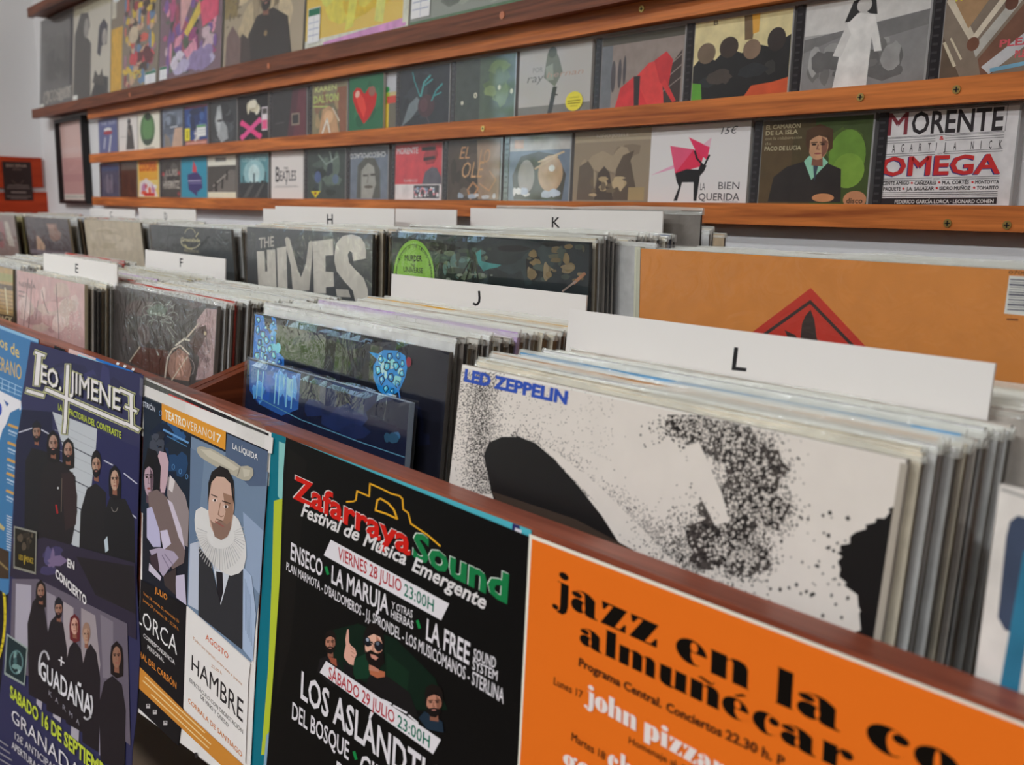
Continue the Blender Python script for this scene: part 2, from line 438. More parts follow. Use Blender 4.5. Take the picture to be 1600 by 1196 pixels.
rail('display_rail', 'middle red-brown rail between the two rows of compact discs', .1005, .1255, YR, -3.105, .4, M_RAIL, [(1495, 140), (1345, 152), (755, 201)])
rail('display_rail', 'red-brown rail above the upper row of compact discs, just beneath the brown record ledge', .2255, .2535, YR, -3.1, .4, M_RAIL, [(1003, 14)])
rail('display_rail', 'brown plugged rail that carries the row of large records', .2515, .2795, .955, -3.575, .4, M_RAILD, [], [(203, 148), (420, 103), (785, 24)], ledge=.006, lip=.016)
rail('display_rail', 'topmost brown rail at the upper left, above the row of large records', .562, .590, .955, -3.545, .4, M_RAILD, [], [], ledge=.006, lip=.016)

# ---------------------------------------------------------------- things on the left wall and in the corner
def corner():
    # panel boards and flyer hang on the left wall (face looks along +x)
    P = Plane((XL + .012, 1.0, Z0), (0, 1, 0), (0, 0, 1))
    M_RED = wood('red_painted_board', '8a2a12', 'a63a1a', .5, (20, 3, 40))
    pts = [((0, 243), (65, 247), (68, 293), (0, 297)), ((0, 302), (75, 300), (79, 334), (0, 336))]
    for (a, b_, c, d_), lab in zip(pts, ('upper red board on the left wall behind the dark flyer', 'lower red board on the left wall just above the record bins')):
        A = Art(P); U = [P.px(*q) for q in (a, b_, c, d_)]
        a0 = U[0][0] - .25
        vs = [P.at(a0, U[0][1]), P.at(U[1][0], U[1][1]), P.at(U[2][0], U[2][1]), P.at(a0, U[3][1])]
        vs = [v for v in vs] + [v - P.n * .01 for v in vs]
        A.add(vs, [(3, 2, 1, 0), (4, 5, 6, 7), (0, 1, 5, 4), (1, 2, 6, 5), (2, 3, 7, 6), (3, 0, 4, 7)], M_RED)
        A.build('wooden_board', label=lab, cat='board', group='red boards in the corner')
    P2 = Plane((XL + .0135, 1.0, Z0), (0, 1, 0), (0, 0, 1))
    A = Art(P2)
    q = [P2.px(*p) for p in ((3, 252), (48, 254), (52, 314), (8, 313))]
    a0, a1, b0, b1 = q[0][0], q[1][0], q[3][1], q[0][1]
    A.slab(P2, a0, b0, a1, b1, .0012, ink('2a1c1a', .4))
    A.frac = (a0, b0, a1, b1)
    A.text('ESCENA', (.14, .14), (.86, .14), .07, '9c8478', .01)
    A.line([(.35, .2), (.65, .2)], .02, '6a5650')
    for i, (w, y) in enumerate(((.36, .62), (.4, .68), (.25, .79), (.42, .90), (.3, .95))): A.line([(.5 - w, y), (.5 + w, y)], .018 + .02 * (i == 2), '7a6a64')
    A.arc(.5, .42, .2, .16, 20, 160, .015, '6a5650')
    A.build('flyer', label='small black flyer pinned on the red boards in the left corner', cat='flyer')
    # framed print on the back wall
    P3 = Plane((0, YB - .018, Z0))
    q = [P3.px(*p) for p in ((85, 188), (128, 182), (133, 318), (93, 318))]
    a0, a1, b0, b1 = q[0][0] + .005, q[1][0], q[3][1], q[0][1]
    o = empty('picture_frame', ((a0 + a1) / 2, YB, Z0 + b0), 'narrow black framed pink print hanging on the back wall near the corner', 'picture')
    t = .011; b = MB()
    for r in ((a0, b0, a1, b0 + t), (a0, b1 - t, a1, b1), (a0, b0 + t, a0 + t, b1 - t), (a1 - t, b0 + t, a1, b1 - t)):
        b.box(r[0], YB - .022, Z0 + r[1], r[2], YB, Z0 + r[3], M_BLACK)
    b.build('frame', o)
    A = Art(Plane((0, YB - .008, Z0)), (a0 + t, b0 + t, a1 - t, b1 - t), coat=.4)
    A.slab(A.P, a0 + t, b0 + t, a1 - t, b1 - t, .006, ink('d0b0a8', .4, .4))
    A.rect(0, .45, 1, .97, 'c09490'); A.rect(0, .66, 1, .76, 'b88a88'); A.rect(0, .32, 1, .40, 'd2b8b2')
    for i in range(26): A.line([(.06, .05 + i * .034), (.94, .05 + i * .034)], .004, 'b48c88')
    A.rect(.02, .92, .98, .99, 'cfc6bc'); A.text('FERNANDO OTERO', (.06, .965), (.94, .965), .022, '4a3c3a')
    A.build('print', o)
corner()

# ---------------------------------------------------------------- discs on the rails
def sticker(parent, P, frac_box, base, items, rnd=False, d=.0008, label=None):
    """A small label stuck on a cover; frac_box in metres on the face."""
    a0, b0, a1, b1 = frac_box
    A = Art(P, frac_box); A.k = int(d / EPS) + 2
    if rnd:
        n = 32; vs = [P.at((a0 + a1) / 2 + (a1 - a0) / 2 * math.cos(2 * math.pi * i / n), (b0 + b1) / 2 + (b1 - b0) / 2 * math.sin(2 * math.pi * i / n), d) for i in range(n)]
        A.add(vs, [tuple(range(n))], ink(base, .4))
    else: A.slab(P, a0, b0, a1, b1, .0002, ink(base, .4), d=d)
    A.draw(items)
    return A.build('sticker', parent, label=label)
def disc(row, x0, x1, jewel, bg, items, label, extra=None, front=0.0, group=None):
    zl = .1255 if row == 1 else .0025
    yl = (lambda x: 241 - (x - 140) * .0884) if row == 1 else (lambda x: 310 + (x - 144) * .0048)
    yp = .9965 - front; t = .035
    P = lean(yp, zl, t)
    a0, a1 = xat(x0, yl(x0), yp) , xat(x1, yl(x1), yp)
    b0, b1 = -.0185 , .0965
    bj = .012 if jewel else 0.0
    A = Art(P, (a0 + bj, 0.0, a1 - (.002 if jewel else 0), b1 - (.002 if jewel else 0)), .35, .4 if jewel else .12, .25, .16 if jewel else .05)
    A.slab(P, a0, b0, a1, b1, .010 if jewel else .005, M_TRAY if jewel else ink(bg, .35, .12, .25), M_TRAY if jewel else ink('b8b4ae', .5))
    if jewel: A.slab(P, a0 + bj, b0 + .002, a1 - .002, b1 - .002, .0001, ink(bg, .35, .4, .25, .16), d=.00001)
    A.draw(items)
    o = A.build('compact_disc', label=label, cat='compact disc', group='compact discs on the wall rails')
    if jewel:
        b = MB(); b.slab(P, a0 + .0005, b0 + .001, a0 + bj - .001, b1 - .001, .001, M_JEWEL, d=.0007)
        for i in range(14): b.slab(P, a0 + .002, b0 + .004 + i * .0082, a0 + bj - .004, b0 + .0065 + i * .0082, .0006, ink('3c3a3c', .15), d=.0011)
        b.build('case_spine', o)
    if extra:
        for (fx0, fy0, fx1, fy1, base, its, rnd, slab) in extra:
            u0, u1 = A.uv(fx0, fy1), A.uv(fx1, fy0)
            sticker(o, P, (u0[0], u0[1], u1[0], u1[1]), base, its, rnd, label=slab)
    return o
D = disc
# upper row, left to right
D(1, 155, 184, 0, '5c628c', [('t', 'THE', .1, .18, .45, .1, 'b8bccc'), ('t', 'DUO', .55, .18, .9, .1, 'b8bccc'), ('e', .5, .32, .2, .07, 'e0d8d8'), ('e', .5, .4, .24, .06, 'a03c48'), ('l', [(.35, .55), (.28, .85)], .05, 'c8c8d4'), ('l', [(.66, .5), (.55, .95)], .06, 'd4d4dc')], 'slate-blue disc sleeve at the far left of the upper row')
D(1, 186, 215, 0, 'd0cbc6', [('p', [(.5, .25), (.72, .28), (.85, .95), (.4, .95)], '4a4644'), ('e', .58, .18, .09, .09, '3a3434'), ('l', [(.1, .58), (.4, .58)], .015, '9a9690'), ('l', [(.55, .4), (.6, .55)], .05, '8a7a70')], 'white disc sleeve with a small dark robed figure')
D(1, 216, 250, 0, 'd6cfc0', [('e', .45, .45, .34, .44, '4e6e48'), ('e', .45, .42, .24, .32, '5e8656'), ('e', .48, .12, .14, .1, '2e3a30'), ('p', [(.2, .72), (.72, .72), (.6, .86), (.32, .86)], '3e4a40'), ('l', [(.3, .95), (.75, .95)], .03, '8c867a')], 'cream disc sleeve with a green oval')
D(1, 252, 286, 1, '6a7484', [('b', 14, 3, ['58626e', '7c8696', '4a525c'], .1, .22, (.02, .02, .98, .6)), ('p', [(.02, .5), (.98, .4), (.98, .62), (.02, .68)], '565e6c'), ('p', [(.45, .98), (.62, .5), (.98, .5), (.98, .98)], 'b89a84'), ('p', [(.1, .98), (.1, .6), (.35, .75), (.4, .98)], '80786e'), ('l', [(.4, .47), (.75, .46)], .03, 'c8ccd4')], 'grey-blue disc case with a tan patch at its foot')
D(1, 286, 325, 1, '26427c', [('b', 16, 5, ['1c3060', '3a5a94', '506ea0', '1a2848'], .1, .25, (.02, .02, .98, .7)), ('r', .0, .0, 1, .07, '6a2a44'), ('r', .02, .86, .98, .98, '9a5a4c'), ('b', 8, 8, ['c8c4c0', '8a8a98'], .04, .09, (.4, .55, .7, .9)), ('l', [(.06, .93), (.94, .93)], .05, 'c89080')], 'dark blue disc case with a yellow tab and a white price label', [(.02, .55, .24, .86, 'e0c832', [('l', [(.5, .25), (.5, .75)], .2, '8a7a20')], False, 'yellow tab'), (.55, .5, .94, .78, 'd4d8d0', [('r', .02, .02, .98, .2, '4a8a58'), ('l', [(.1, .45), (.9, .45)], .05, '90989c'), ('l', [(.1, .7), (.9, .7)], .05, '90989c')], False, 'white and green price label')])
D(1, 327, 371, 1, '34373a', [('b', 14, 11, ['2a2c30', '3e4246', '4c5054'], .12, .3), ('p', [(.15, .45), (.25, .12), (.38, .1), (.45, .45), (.62, .62), (.66, .9), (.4, .98), (.24, .8)], '94989a'), ('p', [(.2, .4), (.28, .2), (.38, .3), (.36, .6), (.3, .8)], 'b0b4b4'), ('e', .34, .46, .12, .03, '2a2c2e'), ('e', .22, .74, .05, .02, '3a3a3c'), ('l', [(.16, .9), (.3, .92)], .03, '505254')], 'charcoal disc case with a pale grey half-lit face')
D(1, 373, 419, 0, '262426', [('b', 9, 21, ['c4bca4', 'a89e84', 'd0cab8'], .07, .16, (.1, .08, .75, .48)), ('l', [(.12, .58), (.72, .92)], .11, 'e0427c'), ('l', [(.72, .56), (.12, .92)], .11, 'e8508a'), ('e', .12, .6, .07, .06, 'e0427c'), ('e', .72, .58, .07, .06, 'e8508a'), ('e', .12, .9, .07, .06, 'e8508a'), ('e', .72, .9, .07, .06, 'e0427c'), ('l', [(.2, .93), (.2, 1)], .02, '7a3a54'), ('l', [(.4, .93), (.4, 1)], .02, '7a3a54'), ('l', [(.6, .93), (.6, 1)], .02, '7a3a54')], 'black disc sleeve with a neon pink cross under a pale tangle', [(.8, .3, .99, .8, 'd4c8cc', [('r', .1, .05, .9, .3, '54504e'), ('r', .05, .55, .95, .95, 'd85a84')], False, 'white and pink price label')])
D(1, 421, 480, 1, '2c2a2c', [('p', [(.6, 0), (.98, 0), (.98, 1), (.45, 1)], '4a2630'), ('p', [(.78, 0), (.98, 0), (.98, 1), (.62, 1)], '5e2c36'), ('r', .57, .5, .8, .75, '8a7a6c'), ('r', .6, .53, .77, .72, '2e2a2c'), ('l', [(.1, .68), (.35, .67)], .012, '5a5856')], 'nearly black disc case fading to maroon with one tiny square')
D(1, 483, 543, 1, '7c7458', [('b', 14, 31, ['8a8062', '68624a', '9a8460', '7a5c48'], .1, .25), ('p', [(.72, .1), (.98, .1), (.98, .98), (.8, .98)], '80523c'), ('t', 'KAREN', .08, .14, .7, .11, 'b6bc78', .02), ('t', 'DALTON', .04, .36, .76, .15, 'a8b464', .03), ('l', [(.04, .42), (.5, .46)], .03, 'a8b464'), ('p', [(.2, .98), (.3, .5), (.5, .44), (.68, .56), (.78, .98)], 'b08a66'), ('e', .48, .66, .14, .13, 'c8a078'), ('l', [(.3, .98), (.44, .7), (.52, .98)], .04, 'd8d0c4'), ('l', [(.6, .5), (.78, .75)], .03, 'c8bca8')], 'olive and tan disc case with yellow-green lettering')
D(1, 598, 618, 0, 'b8a878', [('r', 0, 0, 1, .35, 'b0b0b4'), ('r', 0, .35, .5, .55, '9ab040'), ('r', .3, .42, 1, .55, 'c04a40'), ('r', 0, .55, .45, 1, 'd8b848'), ('r', .45, .55, 1, 1, '6a6458'), ('e', .3, .3, .2, .05, '3a8a50')], 'narrow many-coloured strip of a disc behind the red heart disc')
D(1, 545, 598, 0, '2c6446', [('b', 7, 41, ['28583e', '30704c'], .12, .3), ('p', [(.45, .88), (.25, .65), (.12, .42), (.12, .28), (.22, .2), (.34, .22), (.46, .34), (.6, .22), (.74, .24), (.82, .38), (.78, .56), (.62, .76)], 'b81c1c'), ('p', [(.45, .78), (.28, .55), (.2, .36), (.3, .28), (.45, .42), (.52, .6)], 'd83c30'), ('e', .25, .32, .07, .06, 'e8a898', -30), ('e', .68, .3, .1, .09, '8a5c50')], 'green disc sleeve with a glossy red heart', front=.006)
D(1, 618, 702, 1, '26282e', [('b', 9, 51, ['1e2026', '2e3238'], .15, .35), ('p', [(.05, .98), (.2, .6), (.36, .48), (.46, .62), (.25, .85)], '6a7478'), ('e', .55, .66, .17, .2, '40282e'), ('e', .5, .64, .08, .12, '54343a'), ('l', [(.42, .48), (.3, .2), (.26, .05)], .018, '3a8a8a'), ('l', [(.44, .48), (.5, .25), (.62, .15)], .03, '4a9a98'), ('l', [(.52, .3), (.66, .22)], .03, '3a8a8a'), ('l', [(.66, .58), (.74, .42), (.86, .32)], .025, '3a9090'), ('l', [(.72, .5), (.84, .46)], .02, '3a8a8a'), ('l', [(.56, .85), (.62, .95)], .01, '5a4a4c')], 'black disc case with teal-leaved beetroots')
D(1, 704, 804, 1, '4e5a4c', [('r', .0, .0, .42, 1, '3e443e'), ('b', 14, 61, ['6a7a54', '5a6a48', '788858'], .1, .22, (.42, .02, .98, .9)), ('e', .12, .68, .025, .035, 'c8c4b0'), ('e', .35, .58, .03, .045, 'd0ccb4'), ('e', .35, .58, .015, .025, '5a5a4c'), ('e', .75, .5, .025, .04, 'c8c8b0'), ('e', .95, .58, .025, .04, 'c8c8b0')], 'dark green-grey disc case with a row of small pale dots')  # green blobs paint a window reflection on the case's right part
D(1, 809, 921, 0, 'aaa7a2', [('p', [(0, .86), (1, .86), (1, 1), (0, 1)], '74726c'), ('p', [(.36, .45), (.4, .1), (.5, .06), (.56, .18), (.62, .4), (.52, .6)], '6e7264'), ('e', .47, .1, .06, .08, '565a4e'), ('p', [(.38, .3), (.48, .26), (.5, .5), (.4, .5)], '8c9080'), ('t', 'POR', .2, .36, .34, .07, '7c7a74'), ('t', 'ray', .12, .5, .36, .12, '6c6a64', 0, .2), ('t', 'hernan', .4, .46, .9, .08, 'a88c7c', 0, .2), ('l', [(.52, .62), (.46, .98)], .06, '3a3836'), ('l', [(.48, .7), (.56, .72)], .02, '3a3836')], 'light grey disc sleeve with thin lettering and a round yellow sticker', [(.68, .7, .91, .975, 'd6c834', [('t', 'CONTIENE EL', .2, .35, .8, .08, '8a7c20'), ('l', [(.15, .48), (.85, .48)], .05, '8a7c20'), ('l', [(.15, .6), (.85, .6)], .05, '8a7c20'), ('t', 'SINGLE', .3, .78, .7, .08, '8a7c20')], True, 'round yellow sticker')])
D(1, 927, 1066, 1, '8a7c74', [('r', 0, 0, 1, .12, '4a4438'), ('r', 0, .12, .14, 1, '6a6c70'), ('p', [(.52, .98), (.98, .3), (.98, .98)], '3e302c'), ('l', [(.7, .62), (.98, .36)], .012, '8a7c74'), ('l', [(.72, .74), (.98, .5)], .012, '8a7c74'), ('l', [(.76, .84), (.98, .66)], .012, '8a7c74'), ('e', .16, .55, .03, .22, '4a4446'), ('e', .24, .52, .025, .2, '4a4446'), ('e', .3, .48, .02, .2, '4a4446'), ('p', [(.2, .98), (.26, .72), (.42, .58), (.56, .62), (.66, .98)], 'c42c30'), ('p', [(.44, .6), (.6, .42), (.74, .4), (.8, .98), (.6, .98)], 'd03a38'), ('p', [(.66, .4), (.8, .3), (.88, .42), (.84, .78), (.74, .7)], 'bc2c30'), ('p', [(.42, .58), (.5, .58), (.5, .98), (.44, .98)], '2a2022'), ('p', [(.8, .66), (.94, .96), (.9, .98), (.76, .72)], 'c83434')], 'disc case with slanting red shapes on brownish grey')
D(1, 1068, 1232, 1, 'cfc08e', [('p', [(0, .55), (.1, .42), (.24, .5), (.36, .36), (.52, .45), (.66, .36), (.8, .42), (1, .3), (1, 1), (0, 1)], '1e1b1a'), ('e', .14, .4, .1, .13, '6a5846'), ('e', .38, .36, .1, .13, '3a2c24'), ('e', .62, .42, .09, .12, '7c6450'), ('e', .86, .34, .09, .14, '2e2420'), ('p', [(.52, 0), (.64, 0), (.62, .3), (.54, .3)], '6a5438'), ('p', [(.6, 0), (.68, 0), (.68, .22), (.62, .24)], 'd89a3a'), ('b', 6, 71, ['34302e', '28282a', '443a34'], .08, .16, (.05, .55, .95, .85)), ('p', [(0, .76), (.1, .78), (.12, 1), (0, 1)], '5a9a34'), ('p', [(.56, 1), (.64, .86), (.85, .84), (1, .8), (1, 1)], 'c0502a'), ('t', 'B', .2, .06, .25, .06, '6a5c48', .02)], 'disc case with pale yellow top, black lower half and orange corner')
D(1, 1236, 1446, 1, '9c9a98', [('r', 0, 0, 1, .36, 'c0bdb9'), ('p', [(0, .4), (.25, .36), (.25, .36), (1, .24), (1, .5), (0, .6)], '6e6c6b'), ('p', [(0, .55), (.3, .42), (.6, .5), (1, .4), (1, 1), (0, 1)], '7e7c7b'), ('b', 26, 81, ['8e8c8a', '6a6866', '9c9a98', '5e5c5b'], .05, .14, (.02, .45, .98, .98)), ('p', [(.28, .98), (.34, .4), (.37, .24), (.46, .18), (.58, .22), (.62, .4), (.66, .62), (.6, .62), (.57, .46), (.56, .98)], 'd2cfcb'), ('p', [(.36, .28), (.26, .62), (.33, .64), (.4, .4)], 'c6c3bf'), ('p', [(.34, .26), (.4, .04), (.5, 0), (.58, .06), (.6, .22), (.54, .2), (.5, .16), (.44, .18), (.38, .26)], '1e1c1c'), ('e', .49, .1, .06, .08, 'b8b4b0')], 'black and white disc case with a small pale-gowned child in a field')
D(1, 1449, 1640, 1, '8a7a6a', [('r', 0, 0, 1, 1, '7a6c5e'), ('p', [(0, .2), (.26, .62), (.3, .56), (.06, .1)], 'c0b4a0'), ('p', [(.26, .62), (.6, .12), (.64, .16), (.3, .66)], 'c8bca8'), ('p', [(.08, .2), (.24, .5), (.46, .16)], '9c7c5a'), ('p', [(.3, .7), (.72, .14), (.78, .2), (.34, .8)], 'a8a49c'), ('p', [(.0, .55), (.2, .98), (.0, .98)], '5a4a3c'), ('p', [(.36, .82), (.9, .1), (1, .12), (1, .5), (.5, .98), (.4, .98)], '6e4c3c'), ('p', [(.4, .9), (1, .42), (1, .56), (.48, .98)], 'b0b0b2'), ('e', .62, .3, .06, .07, '5c3a2c'), ('e', .3, .66, .06, .07, '6a4434'), ('l', [(.02, .62), (.14, .86)], .03, 'c0b49c'), ('l', [(.08, .58), (.2, .8)], .02, 'c0b49c'), ('t', 'THE BEATLES', .06, .2, .74, .2, 'dccc38', .03), ('t', 'PLEASE', .55, .72, .98, .07, 'c05058', .03), ('t', 'PLEASE ME', .7, .84, 1.0, .07, 'c05058', .03), ('l', [(.5, .94), (.98, .88)], .04, '6a98b0')], 'disc case with yellow and pink lettering over slanted brown and white bars')
# lower row, left to right
D(2, 157, 187, 1, '4c5468', [('r', 0, 0, 1, .22, '3c5474'), ('b', 9, 13, ['5c6070', '6a6878', '444a5c'], .1, .3, (.02, .25, .98, .98)), ('l', [(.35, .35), (.35, .85)], .08, '7c7a86'), ('l', [(.6, .35), (.6, .85)], .08, '7c7a86')], 'dull blue-grey disc case at the far left of the lower row')
D(2, 188, 215, 1, '4a3024', [('r', 0, 0, 1, .22, '5c544c'), ('b', 5, 14, ['54362a', '402820'], .15, .3, (.02, .2, .98, .98))], 'plain brown disc case in the lower row')
D(2, 216, 249, 0, 'e0b868', [('r', .06, .02, .94, .52, 'e0882c'), ('t', 'COOPER', .08, .28, .9, .24, 'b84c20', .03), ('r', .06, .3, .94, .5, 'e89c38'), ('p', [(.05, .98), (.1, .6), (.4, .48), (.7, .62), (.94, .98)], 'd8c8c4'), ('b', 10, 17, ['c04030', 'b07a9c', 'e0d8d0', 'd05838'], .06, .14, (.06, .58, .94, .97)), ('r', .3, .88, .8, .97, 'c02c24')], 'bright orange and white disc sleeve with blocky lettering')
D(2, 251, 283, 1, '3a3632', [('b', 12, 19, ['54504a', '2e2a28', '6a6660'], .1, .22), ('t', 'LUIS', .25, .42, .85, .16, 'a89e94', .02), ('t', 'HIVERNTZ', .06, .76, .94, .2, 'b4aca0', .02), ('e', .08, .38, .06, .05, 'b03c40'), ('e', .92, .36, .06, .05, 'b03c40'), ('e', .9, .9, .07, .05, '8a3438')], 'dark brown disc case with two lines of pale lettering')
D(2, 284, 324, 0, '2f87a0', [('p', [(.24, .42), (.62, .36), (.8, .5), (.82, .76), (.62, .86), (.62, .98), (.5, .9), (.28, .8)], '3c3468'), ('p', [(.44, .36), (.48, .08), (.6, .26), (.6, .38)], 'c84450'), ('l', [(.28, .58), (.76, .58)], .03, 'a8a0c0'), ('l', [(.32, .64), (.8, .64)], .02, '7c74a0')], 'teal disc sleeve with a purple shape under a red flame')
D(2, 325, 369, 0, '8a8680', [('r', 0, 0, 1, .24, 'd4cfc0'), ('r', .28, .04, .66, .14, '7a7872'), ('r', 0, .24, 1, .86, '4c4844'), ('p', [(.12, .86), (.5, .6), (.8, .34), (.98, .36), (.98, .86)], '6e6862'), ('l', [(.2, .72), (.74, .4)], .035, '9c958c'), ('l', [(.3, .86), (.3, .66)], .08, '24201e'), ('l', [(.52, .76), (.54, .56)], .06, '24201e'), ('l', [(.68, .56), (.7, .38)], .06, '24201e'), ('r', 0, .86, 1, 1, 'd4cdb4')], 'disc sleeve with cream bands above and below a dim grey slope')
D(2, 372, 420, 1, '48747c', [('r', 0, .0, 1, .66, '548890'), ('e', .5, .42, .38, .3, '8cb4b8'), ('e', .5, .45, .2, .22, 'b8d0d0'), ('t', 'CONCIERTO', .08, .16, .92, .09, 'a8c0c0'), ('r', 0, .64, 1, 1, '26282a'), ('p', [(.1, .98), (.4, .66), (.5, .68), (.25, .98)], '4c4c4a'), ('p', [(.5, .98), (.8, .66), (.86, .68), (.62, .98)], '4c4c4a'), ('l', [(.5, .64), (.5, .45)], .06, '2c4a50'), ('l', [(.9, .64), (.9, .42)], .05, '2c4a50'), ('l', [(.12, .64), (.12, .5)], .05, '2c4a50'), ('b', 16, 23, ['2a3436', '1e2628'], .02, .05, (.1, .58, .95, .72))], 'blue-green disc case with stage light over dark silhouettes')
D(2, 424, 474, 0, 'd0c9c4', [('t', 'THE', .4, .38, .53, .045, '3a3638', .02), ('t', 'B', .14, .64, .27, .32, '2e2a2e', .012), ('t', 'EATLES', .28, .62, .78, .21, '2e2a2e', .012), ('l', [(.49, .6), (.48, .7)], .025, '2e2a2e'), ('l', [(.1, .76), (.86, .75)], .012, 'a09a94'), ('l', [(.14, .73), (.8, .73)], .02, 'b4aeaa')], 'white disc sleeve with plain black lettering in the lower row')
D(2, 476, 540, 1, '3a423e', [('b', 20, 29, ['2a322e', '4a5650', '5c6a60', '343c40'], .08, .2), ('e', .28, .55, .09, .12, '4c5c84'), ('e', .75, .6, .08, .1, '5a6a80'), ('l', [(.3, .1), (.5, .3), (.8, .15)], .03, '7c8a80'), ('l', [(.6, .05), (.66, .25)], .03, '8a9890'), ('p', [(.1, .84), (.36, .84), (.22, .98)], 'd8c020'), ('e', .22, .89, .03, .03, '9a4820')], 'dark mottled disc case with a small yellow triangle')
D(2, 542, 606, 1, '6c7480', [('r', .0, .0, 1, .16, '54565a'), ('p', [(.18, .98), (.2, .35), (.42, .18), (.66, .22), (.8, .45), (.82, .98)], '565650'), ('p', [(.3, .98), (.3, .45), (.48, .3), (.64, .38), (.7, .7), (.6, .98)], '94928a'), ('e', .5, .76, .12, .03, '5a5248'), ('l', [(.36, .54), (.46, .54)], .035, '3e3a36'), ('l', [(.56, .53), (.66, .53)], .035, '3e3a36'), ('l', [(.5, .52), (.47, .68)], .03, '74706a')], 'blue-grey disc case with upside-down lettering above a long face')
def upside(o_label):
    for o in scene.collection.objects:
        if o.get('label') == o_label: return o
_o = upside('blue-grey disc case with upside-down lettering above a long face')
D(2, 611, 690, 1, 'c4454c', [('r', 0, .72, 1, 1, 'd0c8c6'), ('r', .42, .74, .96, .97, '48464a'), ('b', 40, 33, ['c8c0c4', 'd88a90', '90a0b8', 'e0dcd8'], .018, .03, (.42, .75, .96, .97)), ('p', [(.6, .72), (.66, .5), (.8, .42), (.9, .44), (1, .6), (1, .72)], '5c5860'), ('p', [(.62, .22), (.7, .05), (.86, .03), (.92, .2), (.84, .36), (.68, .38)], '9c3a40'), ('l', [(.6, .1), (.84, .1)], .07, '2a2224'), ('l', [(.64, .28), (.84, .26)], .06, '3a2a2c'), ('t', 'MORENTE', .03, .17, .5, .11, 'd8c8c8', .02), ('t', 'FLAMENCO', .2, .68, .5, .05, 'd8b0b0', .01)], 'red disc case with white foot and small white lettering')
D(2, 692, 782, 1, '4c4038', [('b', 20, 37, ['3c322c', '5a4c42', '6a5c50', '463a32'], .08, .2), ('p', [(.55, 0), (.98, 0), (.98, .98), (.6, .98)], '947c68'), ('t', 'EL', .22, .3, .42, .2, 'b4845c', .0, .3), ('t', 'OLE', .28, .62, .7, .26, 'c0946a', .0, .3), ('t', 'LO', .6, .38, .8, .22, 'b48c68', .0, .3), ('arc', 0) if 0 else ('l', [(.46, .98), (.4, .82), (.5, .7), (.6, .8), (.52, .92)], .03, 'b4845c'), ('l', [(.62, .72), (.8, .84), (.92, .66), (.8, .52)], .025, 'b08a6a'), ('b', 8, 39, ['9aa4b0', 'b8b8b8'], .04, .07, (.05, .85, .95, .99))], 'brown disc case with ornate curling tan lettering')
D(2, 786, 889, 1, '6c7684', [('r', 0, 0, 1, .22, 'b0aca6'), ('b', 10, 43, ['5a6472', '8a7a64', '4c545e'], .1, .22, (.02, .25, .98, .98)), ('p', [(.1, .98), (.06, .6), (.2, .3), (.5, .24), (.8, .3), (.95, .6), (.9, .98)], '4a443e'), ('e', .3, .62, .14, .26, '98908a'), ('e', .7, .58, .2, .28, 'b09070'), ('e', .72, .5, .05, .05, 'd8d4cc'), ('l', [(.5, .4), (.9, .26)], .03, 'c0a884'), ('l', [(.45, .5), (.8, .32)], .03, 'b89c78'), ('r', .08, .04, .24, .18, 'c8a890'), ('b', 6, 45, ['b0b8c4', 'd0d0cc'], .05, .1, (.05, .75, .95, .98))], 'blue-grey disc case with two pale ovals under a light band')
D(2, 894, 1012, 0, '8c7c68', [('r', 0, 0, 1, .16, 'a09078'), ('t', 'NIÑO JOSELE', .3, .1, .72, .045, 'c8bca8'), ('b', 12, 47, ['9a8870', '7c6c5a', '867460'], .1, .22, (.02, .18, .98, .98)), ('p', [(.06, .98), (.08, .5), (.2, .42), (.28, .55), (.3, .98)], '64564a'), ('p', [(.3, .98), (.34, .6), (.42, .5), (.5, .6), (.56, .98)], '4c4038'), ('p', [(.55, .98), (.58, .55), (.66, .36), (.8, .3), (.76, .44), (.88, .98)], '5a4c40'), ('b', 16, 49, ['a48e6c', 'b09a78', '6c5c4a'], .04, .08, (.2, .6, .75, .96)), ('r', .75, .8, .95, .98, '9c8660')], 'sepia brown disc sleeve with a crowded group of figures')
D(2, 1012, 1165, 0, 'cfcac8', [('p', [(.02, .64), (.28, .5), (.26, .56)], 'd89ab0'), ('p', [(.21, .26), (.46, .32), (.28, .62)], 'dc5070'), ('p', [(.28, .62), (.46, .32), (.56, .42), (.54, .54), (.36, .6)], 'd02a4c'), ('p', [(.4, .16), (.62, .3), (.6, .46), (.48, .34)], 'd83058'), ('p', [(.55, .26), (.63, .18), (.62, .3)], 'dca8b4'), ('p', [(.28, .62), (.4, .57), (.52, .58), (.54, .5), (.6, .53), (.58, .6), (.54, .66), (.52, .98), (.49, .98), (.48, .74), (.36, .74), (.32, .98), (.28, .98), (.33, .8), (.3, .72)], '1e1a1c'), ('l', [(.56, .52), (.5, .44), (.47, .34)], .02, '1e1a1c'), ('l', [(.58, .52), (.6, .46), (.62, .4)], .02, '1e1a1c'), ('t', '15€', .72, .145, .88, .085, '2a2628', 0, .25), ('t', 'LA', .55, .84, .6, .09, '4a4648'), ('t', 'BIEN', .73, .83, .93, .09, '4a4648'), ('t', 'QUERIDA', .54, .97, .94, .09, '4a4648', .01), ('t', 'CEREMONIA', .78, .995, .93, .018, '6a6668')], 'white disc sleeve with a black goat, red facets and a handwritten price')
